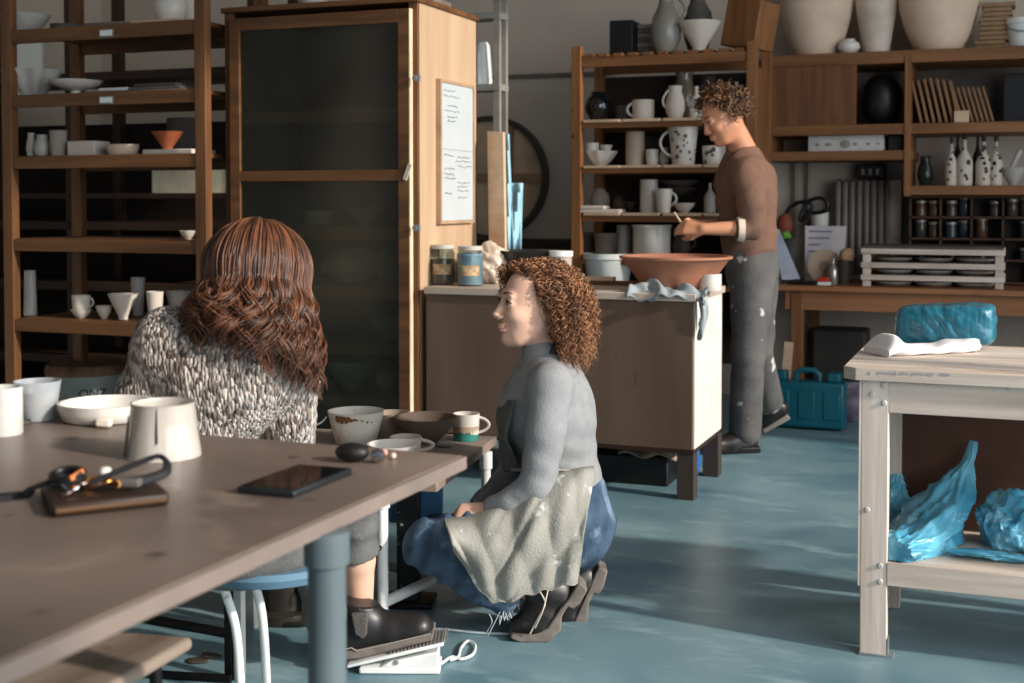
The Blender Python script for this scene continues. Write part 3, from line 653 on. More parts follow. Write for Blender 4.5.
d0 = fwd(PY(80, 200, Y1))
pot('stacked_mug', 'white mug standing in a bowl on the lowest left shelf', 'mug', 80, 18, 15, Y1-.04, z+8*d0/F, 'cup', WALLW, handle=(1, .2, .85, .2, .06))
pot('small_bowl', 'small white bowl between mug and deep bowl, lowest left shelf', 'bowl', 103, 17, 13, Y1-.02, z, 'bowl', WALLW)
pot('deep_bowl', 'deep white ringed bowl on the lowest left shelf', 'bowl', 122, 30, 26, Y1-.02, z, 'cone', WALLW)
pot('white_beaker', 'white beaker behind the deep ringed bowl, lowest left shelf', 'beaker', 137, 14, 38, Y1+.2, z, 'tumbler', GREYC)
pot('white_beaker', 'white beaker right of the deep ringed bowl, beside the knitted shoulder', 'beaker', 154, 17, 29, Y1, z, 'tumbler', WALLW)
pot('pale_bowl', 'pale bowl partly hidden by the knitted shoulder, lowest left shelf', 'bowl', 178, 26, 27, Y1+.15, z, 'bowl', GREYC)
# paint drum on the floor beneath
Yd = 5.42; p = PY(88, 372, Yd); d0 = fwd(p); W = 80*d0/F
GALV = M('galvanised drum', (112, 120, 114), .5, var=.12, wear=((96, 58, 36), 5, .58, .68))
root = thing('paint_drum', 'rusty grey metal drum with dark lettering under the left shelving', 'drum', (p.x, Yd, 0)); Hd = zat(88, 372, Yd)
MB().lathe((p.x, Yd, 0), [(0, 0), (W/2, 0), (W/2, Hd*.3), (W/2*1.015, Hd*.32), (W/2, Hd*.34), (W/2, Hd*.7), (W/2*1.015, Hd*.72), (W/2, Hd*.74), (W/2, Hd), (0, Hd)], 36).build('body', GALV, root)
MB().lathe((p.x, Yd, Hd), [(0, .0), (W/2*1.03, 0), (W/2*1.03, .03), (W/2*.96, .05), (W/2*.9, .035), (0, .035)], 36).build('lid', M('rusty lid', (110, 78, 58), .7, col2=(62, 42, 32), scale=12), root)
def text(s, size, p, nrm_dir, m, parent, name='lettering', depth=.001):
    cu = bpy.data.curves.new(name, 'FONT'); cu.body = s; cu.size = size; cu.extrude = depth; cu.align_x = 'CENTER'
    t = bpy.data.objects.new('tmp', cu); COL.objects.link(t)
    me = bpy.data.meshes.new_from_object(t.evaluated_get(bpy.context.evaluated_depsgraph_get())); bpy.data.objects.remove(t)
    x = V((-nrm_dir.y, nrm_dir.x, 0)).normalized(); R = Matrix((x, UP, nrm_dir)).transposed()
    me.transform(Matrix.Translation(V(p)-V(ORG[parent.name])) @ R.to_4x4()); me.materials.append(m); me.name = name
    o = bpy.data.objects.new(name, me); COL.objects.link(o); o.parent = parent; return o
q = PY(96, 399, Yd); nd = (V((CP.x, CP.y, 0))-V((p.x, Yd, 0))).normalized(); nd = (nd + CR*.12).normalized()
text('ONZ', .062, V((p.x, Yd, zat(96, 400, Yd-W/2))) + nd*(W/2+.001), nd, DARKINK, root)
# inside the cabinet: dim bowls and wrapped pots
Yc = KY+.3
CBM = M('dim wrapped pots', (150, 150, 142), .6)
for (px, w, h, si, prof, lab) in ((365, 36, 18, 1, 'bowl', 'dim bowl behind dusty glass, second shelf of the cabinet'), (318, 30, 14, 1, 'dish', 'dim low dish behind dusty glass, left of the dim bowl'),
                             (350, 60, 34, 2, 'round', 'wrapped pot behind dusty glass on the left of its shelf'), (392, 36, 36, 2, 'round', 'wrapped pot behind dusty glass nearest the door latch side'),
                             (352, 54, 30, 4, 'bowl', 'large pale wrapped bowl low behind the dusty glass'), (392, 34, 32, 4, 'round', 'pale wrapped jar low behind the dusty glass at right'), (390, 40, 22, 3, 'bowl', 'wide dim bowl on the fourth shelf behind dusty glass')):
    pot('wrapped_pot', lab, 'pot', px, w, h, Yc, CS[si], prof, CBM)
# on top of the cabinet
pot('white_dish', 'white dish on top of the tall cabinet', 'dish', 314, 36, 20, KY+.3, KZ, 'bowl', WALLW)
slab('grey_board', 'grey board lying on the cabinet top at its right end', 'board', 412, 438, 8, KY+.3, KZ, STONE)
# ------------------------------------------------------------------ things on the back shelving
Yb = BY+.12; z = BS[0]
slab('black_box', 'black box at the left on the slatted shelf top', 'box', 611, 634, 34, Yb, z, BLK, .2)
for i in range(7):
    d0 = fwd(PY(640, 200, Yb)); hh = 4.6*d0/F
    slab('grey_tile', 'grey tile in the stack beside the black box, %s' % ('lowest', 'second up', 'third up', 'fourth up', 'fifth up', 'sixth up', 'topmost')[i], 'tile', 632+random.uniform(-1.5, 1.5), 655+random.uniform(-1.5, 1.5), 4.2, Yb+.1, z+i*hh, STONE if i % 2 else GREIGE, .16, 'stack of grey tiles')
pot('tall_pitcher', 'tall grey pitcher with a handle on the slatted shelf top', 'pitcher', 665, 31, 60, Yb-.04, z, 'pitch', M('grey blue glaze', (128, 124, 116), .35, coat=.3), handle=(1, .55, .96, .35, .05))
pot('dark_vase', 'dark vase behind the white bowl on the slatted shelf top', 'vase', 697, 30, 58, Yb+.2, z, 'round', DKGREY)
pot('footed_bowl', 'white ringed footed bowl on the slatted shelf top', 'bowl', 698.5, 43, 29, Yb-.04, z, 'cone', WALLW)
p = PY(752, 52, BY+.2); d0 = fwd(p)
tag(MB().box((p.x-.01, BY+.2, z+.145), (.24, .17, .26), R=Matrix.Rotation(.17, 3, 'Y') @ Matrix.Rotation(-.5, 3, 'Z')).build('wooden_box', PINEZ, bevel=.006), 'tilted wooden box at the right end of the slatted top', 'box')
z = BS[1]
pot('black_vase', 'glossy black round vase on the second pine shelf', 'vase', 598, 27, 29, Yb, z, 'round', BLACKG)
pot('dark_mug', 'dark mug between black vase and white mug', 'mug', 624, 18, 16, Yb+.1, z, 'cup', DKGREY)
pot('white_mug', 'white straight sided mug on the second pine shelf', 'mug', 643, 22, 20, Yb, z, 'cyl', WALLW, handle=(-1, .2, .85, .25, .06))
pot('white_jug', 'white jug with rounded belly on the second pine shelf', 'jug', 675, 20, 33, Yb-.03, z, 'jug', WALLW, handle=(-1, .35, .9, .2, .06))
pot('glossy_jar', 'large glossy brown and grey jar behind the white jug', 'jar', 684, 26, 48, Yb+.17, z, 'jug', M('brown grey glaze', (150, 124, 98), .25, col2=(110, 100, 92), coat=.5))
pot('white_bottle', 'slim white bottle beside the white jug', 'bottle', 696, 14, 32, Yb-.03, z, 'bottle', WHITEC)
pot('dark_jar', 'dark round jar behind the slim white bottle', 'jar', 708, 26, 44, Yb+.17, z, 'round', DCLAY)
pot('white_bottle', 'white bottle partly hidden behind the head of the standing person', 'bottle', 736, 15, 36, Yb, z, 'bottle', WHITEC)
z = BS[2]
pot('fluted_bowl', 'white bowl heaped with small cups on the third pine shelf', 'bowl', 600, 34, 15, Yb, z, 'bowl', WHITEC, wob=.05, lobes=8, n=48)
d0 = fwd(PY(600, 200, Yb))
pot('small_cup', 'small white cup lying on the left of the heaped bowl', 'cup', 592, 14, 12, Yb-.02, z+11*d0/F, 'cup', WHITEC)
pot('small_cup', 'small white cup on the right of the heaped bowl', 'cup', 606, 13, 9, Yb+.0, z+12*d0/F, 'bowl', WHITEC)
pot('tall_beaker', 'tall pale beaker on the third pine shelf', 'beaker', 635, 19, 34, Yb, z, 'cyl', M('pale clay glaze', (190, 172, 154), .5))
pot('grey_beaker', 'grey beaker behind the little white vase', 'beaker', 651, 14, 30, Yb+.18, z, 'cyl', DKGREY)
pot('little_vase', 'little white rounded vase on the third pine shelf', 'vase', 652, 13, 16, Yb-.03, z, 'cup', WHITEC)
pot('little_pitcher', 'little grey pitcher left of the spotted jug', 'pitcher', 664, 11, 18, Yb, z, 'jug', GREYC)
pot('spotted_jug', 'large white spotted jug with a loop handle on the third pine shelf', 'jug', 683, 30, 38, Yb-.04, z, 'taper', WHITEC, handle=(-1, .22, .9, .34, .045), spots=(M('brown glaze spots', (108, 84, 62), .5), 16, .055))
pot('floral_pot', 'white pot with dark floral marks behind the standing person', 'pot', 714, 24, 19, Yb, z, 'cup', WHITEC, spots=(M('dark floral marks', (90, 86, 84), .5), 7, .08))
z = BS[3]
for i in range(2):
    slab('white_slab', ('lower of two white slabs at the left of the fourth pine shelf', 'upper of two white slabs at the left of the fourth pine shelf')[i], 'slab', 581, 621-16*i, 3.4, Yb-.12, z+i*3.6*d0/F, WALLW, .12)
pot('grey_vase', 'grey rounded vase on the fourth pine shelf', 'vase', 600, 20, 24, Yb+.1, z, 'round', GREIGE)
pot('brown_cup', 'dim brown cup right of the grey rounded vase', 'cup', 619, 14, 16, Yb+.14, z, 'round', M('dim brown clay', (84, 62, 52), .7))
pot('brown_cup', 'dim brown cup leaning beside the tall spouted jug', 'cup', 631, 13, 11, Yb+.14, z, 'bowl', DCLAY)
pot('spouted_jug', 'tall white spouted jug on the fourth pine shelf', 'jug', 649, 18, 33, Yb+.02, z, 'cyl', WHITEC)
pot('tapered_mug', 'white tapered mug with a handle in front of the spouted jug', 'mug', 664, 17, 24, Yb-.08, z, 'taper', WHITEC, handle=(1, .3, .85, .3, .08))
for i in range(3):
    pot('stacked_bowl', 'grey bowl in the nested stack on the fourth pine shelf, %s' % ('lowest', 'middle', 'top')[i], 'bowl', 679, 40, 9, Yb+.16, z+(9+7*i)*d0/F if i else z, 'bowl', STONE if i != 1 else DKGREY, group='nested grey bowls')
pot('pale_bowl', 'pale shallow bowl right of the tapered mug', 'bowl', 684, 22, 10, Yb-.04, z, 'bowl', WHITEC)
pot('grey_bottle', 'grey bottle beside the brown sweater on the fourth pine shelf', 'bottle', 710, 12, 30, Yb, z, 'bottle', GREYC)
z = BS[4]
pot('clay_pot', 'dark grey pot at the left of the fifth pine shelf', 'pot', 589, 14, 22, Yb+.1, z, 'cyl', DKGREY)
pot('clay_pot', 'ribbed grey pot second from left on the fifth pine shelf', 'pot', 606, 25, 22, Yb, z, 'bucket', STONE)
pot('clay_pot', 'pale grey straight pot left of the white canister', 'pot', 624, 15, 30, Yb+.06, z, 'cyl', GREYC)
pot('lidded_canister', 'white lidded canister on the fifth pine shelf', 'canister', 652, 38, 28, Yb-.02, z, 'cyl', WHITEC, lid=(WHITEC, .12, 1.06))
pot('dark_jug', 'dark jug with a pale handle behind the working hands', 'jug', 682, 18, 26, Yb, z, 'jug', DCLAY, handle=(1, .3, .9, .3, .07))
z = BS[5]
pot('white_tub', 'white plastic tub on the bottom shelf behind the island', 'tub', 608, 52, 30, Yb-.05, z, 'bucket', WPLAST)
pot('dim_tub', 'grey tub at the right of the bottom shelf behind the terracotta basin', 'tub', 700, 40, 26, Yb+.05, z, 'bucket', STONE)
# ------------------------------------------------------------------ things on the island
Yi = 5.36
def jar(px, w, h, Y, z, fill, lab, lidm, frac):
    p = PY(px, 200, Y); d = fwd(p); W = w*d/F; H = h*d/F
    root = thing('glass_jar', lab, 'jar', (p.x, Y, z))
    MB().lathe((p.x, Y, z), [(0, 0), (W*.46, 0), (W*.5, .012), (W*.5, H*.82), (W*.44, H*.9), (W*.44, H), (W*.42, H), (W*.42, H*.88), (W*.47, H*.8), (W*.47, .012), (0, .008)], 28).build('glass', glass_mat('jar glass', (225, 232, 230), .06, (180, 180, 176)), root)
    MB().lathe((p.x, Y, z+.009), [(0, 0), (W*.455, 0), (W*.465, .01), (W*.465, H*frac), (0, H*frac)], 28).build('contents', fill, root)
    if lidm: MB().lathe((p.x, Y, z+H*.93), [(0, .002), (W*.46, .002), (W*.46, H*.12), (0, H*.12)], 28).build('lid', lidm, root, bevel=.002)
    nd = (V((0, 0, 0))-V((p.x, Y, 0))); nd.z = 0; nd.normalize(); a0 = math.atan2(nd.y, nd.x)
    g = [[V((p.x+W*.503*math.cos(a0+t), Y+W*.503*math.sin(a0+t), z+H*q)) for q in (.28, .55)] for t in np.linspace(-.75, .75, 10)]
    MB().grid(g).build('label', M('stained label', (176, 150, 116), .8, var=.25, scale=40), root)
jar(442, 26, 38, Yi, IZ, M('ochre slip', (128, 98, 62), .7, col2=(88, 72, 50), scale=30), 'glass jar of ochre powder at the left end of the island', M('clear lid', (190, 186, 176), .4), .62)
jar(470, 27, 38, Yi-.04, IZ, M('pale blue slip', (160, 190, 214), .7, col2=(120, 150, 180), scale=20), 'glass jar of pale blue glaze at the front of the island', M('clear lid', (190, 186, 176), .4), .8)
pot('orange_jar', 'dark jar with an orange lid behind the two glass jars', 'jar', 487, 20, 30, Yi+.2, IZ, 'jar', M('dark jar glass', (60, 44, 34), .3), lid=(M('orange lid', (190, 112, 48), .5), .2, .98))
def blob(fn, nu=28, nv=14):
    return [[fn(2*math.pi*i/nu, j/(nv-1)) for j in range(nv)] for i in range(nu)]
def nz3(p, f, s=0): return (math.sin(p[0]*f+1.3*s)*math.sin(p[1]*f*1.13+2.1+s)+math.sin(p[2]*f*.9+p[0]*f*.6+s)*.6+math.sin((p[0]+p[1]+p[2])*f*1.9+s*2)*.35)/1.6
def crumple(name, label, cat, c, r, m, f=18, amp=.25, sq=.0, seed=0, nu=64, nv=32, solid=0, fold=0):
    c = V(c)
    def fn(t, v):
        ph = math.pi*v; d = V((math.sin(ph)*math.cos(t), math.sin(ph)*math.sin(t), math.cos(ph)))
        k = 1.
        if sq: k = 1/((abs(d.x)**sq+abs(d.y)**sq+abs(d.z)**sq)**(1/sq))
        q = d*k
        n = nz3(q, f/6, seed)+.5*abs(nz3(q, f/2.5, seed+2))*-1+.35*abs(nz3(q, f/1.3, seed+5))
        if fold: n += fold*math.sin(t*9+seed+3*math.sin(v*5))*math.sin(ph)
        q = q*(1+amp*n*.5)
        z = max(q.z*r[2], -r[2]*.96)
        return c+V((q.x*r[0], q.y*r[1], z))
    mb = MB().grid(blob(fn, nu, nv), closed_u=True)
    return tag(mb.build(name, m, ang=180), label, cat)
PLASTIC = M('cloudy plastic wrap', (206, 186, 168), .25, var=.12, scale=16, bump=.5, bscale=30, coat=.3)
p = PY(484, 250, 5.5)
crumple('plastic_wrap', 'crumpled cloudy plastic wrap bundle behind the jars', 'wrap', (p.x, 5.52, IZ+.085), (.12, .12, .09), PLASTIC, 26, .5, seed=3)
pot('black_pan', 'wide black pan on a wooden block on the island', 'pan', 528, 62, 20, 5.6, IZ+.06, 'bowl', M('black pan', (30, 32, 32), .35))
slab('wooden_block', 'dark wooden block carrying the black pan', 'block', 508, 546, 12, 5.54, IZ, DARKW, .2)
pot('lidded_tub', 'small pale tub with a white lid right of the black pan', 'tub', 561, 22, 28, 5.56, IZ, 'cyl', M('cloudy tub', (176, 160, 150), .5), lid=(WPLAST, .2, 1.1))
for i, (x0, x1, yy, lab, m) in enumerate(((583, 648, 5.6, 'long wooden slat lying under the others on the island', PINE), (583, 614, 5.58, 'short pale slat lying on the long slat', PLYX))):
    slab('wooden_stick', lab, 'stick', x0, x1, 4, yy, IZ+i*.019, m, .05)
slab('chalk_block', 'little white block beside the wooden slats', 'block', 576, 583, 11, 5.55, IZ, WPLAST, .03)
pot('terracotta_basin', 'wide terracotta basin on the island in front of the standing person', 'basin', 676, 113, 33, 5.47, IZ, 'basin', TERRA, n=48)
pot('white_cup', 'white cup on the island corner by the draped cloth', 'cup', 711, 22, 17, 5.40, IZ, 'cyl', WHITEC)
# grey blue cloth over the island corner
CLOTH = M('grey blue cloth', (150, 160, 164), .9, var=.1, scale=10, bump=.4, bscale=30)
cx0, cx1 = PY(632, 290, 5.25).x, IX1+.03
G = []
for i in range(41):
    u = i/40; row = []
    for j in range(19):
        v = j/18
        x = cx0+(cx1-cx0+.02)*u; w0 = 5.17+.02*math.sin(u*9); w1 = 5.30+.07*math.sin(u*4+.6)
        y = w0+(w1-w0)*v
        zz = IZ+.006+.014*(1+math.sin(u*17+v*4))*(.3+.7*math.sin(math.pi*v))+.008*math.sin(u*31+v*9)+.045*math.exp(-((u-.18)/.1)**2)*math.exp(-((v-.75)/.35)**2)
        if v < .12: zz -= .03*(1-v/.12)*(1+.5*math.sin(u*8)); y -= .012*(1-v/.12)
        row.append(V((x, y, zz)))
    G.append(row)
for k in range(1, 9):          # the end that hangs over the white panel
    row = []
    for j in range(19):
        v = j/18; s = k/8; L = .05+.15*abs(math.sin(v*5.2+.5))**.8*(1 if v < .6 else .7)
        row.append(V((IX1+.018+.012*math.sin(v*16)+.02*math.sin(s*3), G[40][j].y+.01*s, IZ+.006-L*s)))
    G.append(row)
tag(MB().grid(G).build('draped_cloth', CLOTH, ang=180, solid=.004), 'grey blue cloth draped over the front corner of the island', 'cloth')
crumple('blue_bag', 'bit of bright blue plastic showing between the island legs', 'bag', (IX1-.12, 5.62, .1), (.05, .05, .1), BLUEPL, 30, .5, seed=8)
# ------------------------------------------------------------------ the wall shelves on the right
Yw = WY+.2; z = WS[0]
pot('large_vase', 'large cream vase, leftmost on the top wall shelf', 'vase', 815, 76, 88, Yw, z, 'vase', CREAM, n=40)
pot('white_creamer', 'small white creamer between the large vases', 'creamer', 847.5, 22, 15, Yw-.1, z, 'round', WHITEC)
pot('tall_vase', 'slim tall pale vase on the top wall shelf', 'vase', 874.5, 44, 82, Yw, z, 'tallv', M('pale bisque', (206, 192, 178), .7))
pot('large_vase', 'widest cream vase in the middle of the top wall shelf', 'vase', 937, 80, 74, Yw, z, 'vase', CREAM, n=40)
d0 = fwd(PY(990, 200, Yw))
for i in range(10):
    slab('thin_board', 'thin clay board in the tall stack by the bucket, %s' % ('lowest', 'second up', 'third up', 'fourth up', 'fifth up', 'sixth up', 'seventh up', 'eighth up', 'ninth up', 'topmost')[i], 'board',
         973+i*.9+random.uniform(-2, 2), 1003+i*.9+random.uniform(-2, 2), 4.1, Yw-.05, z+i*4.6*d0/F, M('dusty tile', (134, 106, 80), .9, var=.15), .18, 'tall stack of thin boards')
root = pot('white_bucket', 'white plastic bucket with a wire handle at the right end of the top wall shelf', 'bucket', 1024, 40, 29, Yw-.05, z, 'bucket', WPLAST)
p = PY(1024, 200, Yw-.05); W = 40*fwd(p)/F; H = 29*fwd(p)/F
hb = MB().tube([V((p.x+W*.5*math.cos(t), Yw-.05-W*.52-.02*math.sin(-t), z+H*.78+H*.4*math.sin(-t)*-1*.6)) for t in np.linspace(-math.pi, 0, 12)][:0] or [V((p.x+W*.51*math.cos(t), Yw-.05+W*.51*math.sin(t), z+H*(.86-.35*abs(math.sin(t))))) for t in np.linspace(-math.pi, 0, 14)], .004, 6).build('handle', STEEL, root)
# niche of leaning boards, round black bag
z = WS[1]
Yn = WY+.2
LB = M('leaning board wood', (136, 100, 68), .8, var=.12)
for i in range(7):
    p = PY(922+i*6.2, 122, Yn); hh = (46-abs(i-3)*1.0)*fwd(p)/F
    R = Matrix.Rotation(-.22, 3, 'Y'); 
    tag(MB().box((p.x-hh*.12+.008, Yn, z+hh*.5), (.016, .26, hh*.98), R=R).build('leaning_board', LB, bevel=.002), 'thin board leaning in the upper niche, taller bunch, %s from left' % ('first', 'second', 'third', 'fourth', 'fifth', 'sixth', 'seventh')[i], 'board', 'taller boards leaning in the niche')
for i in range(8):
    p = PY(956+i*5, 122, Yn+.02); hh = 37*fwd(p)/F; R = Matrix.Rotation(-.28, 3, 'Y')
    tag(MB().box((p.x-hh*.12+.01, Yn+.02, z+hh*.5), (.013, .22, hh*.97), R=R).build('leaning_board', LB, bevel=.002), 'thin board leaning in the upper niche, shorter bunch, %s from left' % ('first', 'second', 'third', 'fourth', 'fifth', 'sixth', 'seventh', 'eighth')[i], 'board', 'shorter boards leaning in the niche')
slab('small_block', 'small pale block in front of the shorter leaning boards', 'block', 953, 968, 12, Yn-.15, z, PLYX, .05)
slab('black_board', 'black board in the right end of the upper niche', 'panel', 1002, 1040, 50, Yn+.1, z, BLK, .02)
crumple('black_bag', 'round black bag in the niche beside the reddish panel', 'bag', (PY(882, 100, Yn).x, Yn, z+.15), (.12, .12, .155), BLK, 10, .15, seed=4)
# white control panel
z = WS[2]
a, b = PY(808, 134, WY+.08), PY(884, 149, WY+.08)
root = thing('control_unit', 'long white electronic unit with small knobs on the lower wall shelf', 'unit', ((a.x+b.x)/2, WY+.2, z))
MB().bb(a.x, b.x, WY+.08, WY+.3, z, z+(a.z-b.z)).build('case', M('grey white panel', (198, 194, 190), .4), root, bevel=.004)
for q, r in ((.13, .012), (.27, .014), (.31, .006), (.5, .03), (.63, .012), (.8, .012), (.93, .008)):
    x = a.x+(b.x-a.x)*q; MB().lathe((x, WY+.08, z+(a.z-b.z)*.45), [(r, 0), (r, .004), (r*.75, .006), (0, .006)], 16, axis=(0, -1, 0), sq=(1, .8)).build('knob', GREIGE, root)
MB().lathe((a.x+.03, WY+.0795, z+(a.z-b.z)*.75), [(.008, 0), (0, .003)], 10, axis=(0, -1, 0)).build('indicator_light', M('cool indicator', (190, 215, 240), .3), root)
slab('dark_box', 'small dark box at the right of the white electronic unit', 'box', 888, 902, 15, WY+.1, z, BLK, .1)
# bottles
z = WS[3]
BLK_M = M('black painted pattern', (28, 26, 26), .5)
BW = M('painted bottle white', (200, 190, 176), .5)
for px, w, h, lab, nsp in ((951, 12, 42, 'slim white painted bottle with a dark line pattern, leftmost', 5), (964, 16, 46, 'white painted bottle with large dark dots and a cream neck', 6),
                      (983, 15, 44, 'white painted bottle with dark zigzag marks', 10), (995.5, 13, 44, 'white painted bottle with dark rings, rightmost', 9)):
    pot('painted_bottle', lab, 'bottle', px, w, h, WY+.15, z, 'bottle', BW, spots=(BLK_M, nsp, .13), lid=(BLK_M, .14, .3), group=None)
pot('brown_bottle', 'dark glass bottle behind the two left painted bottles', 'bottle', 957, 10, 50, WY+.3, z, 'bottle', BLK)
pot('brown_bottle', 'dark glass bottle behind the zigzag painted bottle', 'bottle', 977, 10, 50, WY+.3, z, 'bottle', BLK)
pot('glass_carafe', 'dim glass carafe at the left end of the bottle shelf', 'carafe', 925, 16, 30, WY+.16, z, 'jug', glass_mat('dim glass', (170, 180, 176), .1))
pot('mortar', 'pale grey mortar at the right end of the bottle shelf', 'mortar', 1013, 24, 18, WY+.15, z, 'bowl', GREYC)
p = PY(1016, 176, WY+.15); MB().cyl((p.x-.03, WY+.14, z+.08), (p.x+.02, WY+.15, z+.2), .012, .017).build('pestle', GREYC)
tag(bpy.data.objects['pestle'], 'pale pestle standing in the grey mortar', 'pestle')
# jars in the pigeonholes
random.seed(5)
names_r = ('upper', 'second', 'third', 'lowest')
names_c = ('first', 'second', 'third', 'fourth')
for r in range(3):
    zb = rows[r+1]+.006
    for c in range(4):
        for k in range(2):
            if (r, c, k) in ((0, 2, 0), (1, 2, 1), (1, 3, 0), (2, 0, 1), (2, 3, 0)): 
                continue
            px = 921+c*30.5+k*13.5; hh = random.choice((15, 17, 13)) if r < 2 else 9
            p = PY(px, 200, gy+.08); d = fwd(p); W = 11.5*d/F; H = hh*d/F
            colr = random.choice(((70, 60, 52), (46, 58, 70), (84, 58, 44), (60, 56, 50)))
            root = thing('spice_jar', 'little lidded jar at the %s of the %s pigeonhole in the %s row' % (('left', 'right')[k], names_c[c], names_r[r]), 'jar', (p.x, gy+.08, zb), 'little jars in the pigeonhole rack')
            MB().lathe((p.x, gy+.08, zb), lathe_pts(PR['jar'], W, H, .003), 14).build('glass', M('jar tint %d' % sum(colr), colr, .2), root)
            MB().lathe((p.x, gy+.08, zb+H), [(0, 0), (W*.5, 0), (W*.5, .014), (0, .014)], 14).build('lid', M('tin lid', (160, 150, 138), .4, .4), root)
# ------------------------------------------------------------------ clutter on the long bench
Yq = NY+.2
a, b = PY(804, 226, Yq+.25), PY(845, 277, Yq+.25)
root = thing('notice_sheet', 'white printed sheet propped upright on the bench', 'sheet', ((a.x+b.x)/2, Yq+.25, NZ))
MB().prism([(a.x, Yq+.3, a.z), (b.x, Yq+.3, a.z), (b.x-.01, Yq+.22, NZ), (a.x+.01, Yq+.22, NZ)], (0, .004, 0)).build('page', M('lilac white paper', (206, 198, 200), .8), root)
ink = MB()
for i, w_ in enumerate((.8, .7, .4, .25)):
    f = .1+.12*i; zz = a.z+(NZ-a.z)*f; yy = Yq+.3-.08*f-.003
    for k in range(int(w_*16)): ink.box((a.x+.03+(b.x-a.x-.06)*k/16, yy, zz), (.009, .001, .010))
ink.build('printing', INK, root)
p = PY(824, 262, Yq+.05); 
root = thing('toothed_disc', 'small pale toothed disc standing in front of the printed sheet', 'disc', (p.x, Yq+.1, NZ)); r_ = 17*fwd(p)/F
MB().lathe((p.x, Yq+.1, NZ+r_), [(0, 0), (r_, 0), (r_, .02), (0, .02)], 40, axis=(0, -1, 0), wob=.035, lobes=16).build('disc', M('pale disc', (190, 164, 142), .7), root)
MB().lathe((p.x, Yq+.085, NZ+r_), [(0, .012), (r_*.3, .01), (r_*.35, 0)], 16, axis=(0, -1, 0)).build('hub', GREIGE, root)
p = PY(837, 262, Yq); pot('silver_jar', 'shiny little jar right of the toothed disc', 'jar', 834, 11, 26, Yq, NZ, 'bottle', M('silver foil', (190, 186, 176), .25, .7))
pot('brush_pot', 'dark pot of brushes in front of the radiator', 'pot', 845, 14, 24, Yq, NZ, 'cup', DCLAY)
p = PY(847, 258, Yq); crumple('sponge', 'round tan sponge resting on the brush pot', 'sponge', (p.x, Yq, NZ+24*fwd(p)/F+.03), (.045, .045, .04), M('tan sponge', (186, 150, 116), .9), 20, .2)
pot('glass_vase', 'grey glass vase holding green stems at the left of the bench', 'vase', 788, 18, 44, Yq+.1, NZ, 'taper', glass_mat('smoky glass', (150, 160, 156), .3, (150, 150, 146)))
p = PY(786, 236, Yq+.1); crumple('green_sprig', 'small green sprig in the grey glass vase', 'plant', (p.x, Yq+.1, NZ+44*fwd(p)/F+.01), (.03, .03, .03), M('leaf green', (110, 160, 60), .6), 24, .5)
crumple('red_pot', 'red brown pot behind the grey glass vase', 'pot', (PY(783, 222, Yq+.3).x, Yq+.35, NZ+.33), (.05, .05, .07), M('red brown', (140, 70, 48), .7), 8, .1)
p = PY(820, 219, 7.95); root = thing('white_mug', 'white mug hanging in front of the coiled cable', 'mug', (p.x, 7.95, p.z-.05)); 
MB().lathe((p.x, 7.95, p.z-.05), lathe_pts(PR['cup'], .11, .09, .005), 20).build('body', WHITEC, root)
MB().tube([(p.x+.0, 8.0, p.z-.03), (p.x, 8.09, p.z-.02), (p.x, 8.15, p.z)], .006, 6).build('hook', DARKM, root)
g = [PY(772, 230, Yq), PY(779, 229, Yq), PY(800, 279, Yq-.05), PY(782, 280, Yq-.05)]
tag(MB().prism(g, (0, .006, 0)).build('paper_sheet', M('bluish paper', (186, 192, 206), .8)), 'bluish white sheet leaning at the left end of the bench', 'paper')
root = thing('stapler', 'red and white tool lying in front of the toothed disc', 'tool', (PY(824, 280, NY+.08).x, NY+.08, NZ))
a = PY(818, 278, NY+.08); b = PY(831, 284, NY+.08)
MB().bb(a.x, b.x, NY+.05, NY+.1, NZ, NZ+.02).build('base', WPLAST, root, bevel=.004); MB().bb(a.x, b.x-.01, NY+.05, NY+.1, NZ+.02, NZ+.045).build('grip', RED, root, bevel=.006)
p = PY(805, 283, NY+.08); tag(MB().cyl((p.x-.1, NY+.08, NZ+.012), (p.x+.06, NY+.07, NZ+.012), .011).build('black_marker', BLK), 'black marker lying on the bench beside the red tool', 'pen')
# towel hanging at the shelf end
a = PY(760, 88, WY-.05)
g = [[V((a.x-.03+.06*u+.008*math.sin(v*7), WY-.03+.02*math.sin(u*8+v*3), a.z-.5*v)) for v in np.linspace(0, 1, 12)] for u in np.linspace(0, 1, 8)]
tag(MB().grid(g).build('hanging_towel', M('blue white cloth', (196, 204, 214), .9), ang=180, solid=.005), 'narrow blue white cloth hanging beside the standing person', 'cloth')
# ------------------------------------------------------------------ things on the tables
def tpot(name, label, cat, px, py, w, h, z, prof, m, **k):
    p = PZ(px, py, z); return pot(name, label, cat, px, w, h, p.y, z, prof, m, X=1, **k)
CUPW = M('streaked white glaze', (196, 190, 182), .22, coat=.5, var=.03, col2=(176, 168, 158), scale=3, stretch=(14, 14, .4))
root = tpot('white_tumbler', 'wide white glazed tumbler with a painted dark reflection, on the near table behind the wallet', 'tumbler', 161, 455, 75, 54, AZ, 'tapin', CUPW, t=.004, spots=(M('dark reflection band', (60, 56, 50), .3), 0, .1))
p = PZ(161, 455, AZ); d0 = fwd(p); rW = 75*d0/F/2; rH = 54*d0/F
a0 = math.atan2(-p.y, -p.x)
st = MB()
for (da, w_, q0, q1) in ((-.12, .045, .03, .97), (-1.15, .1, .05, .8)):
    g = [[V((p.x+(rW*(1-.15*q)+.0012)*math.cos(a0+da+t*w_*(1.3-q)), p.y+(rW*(1-.15*q)+.0012)*math.sin(a0+da+t*w_*(1.3-q)), AZ+rH*q)) for q in np.linspace(q0, q1, 8)] for t in np.linspace(-1, 1, 5)]
    st.grid(g)
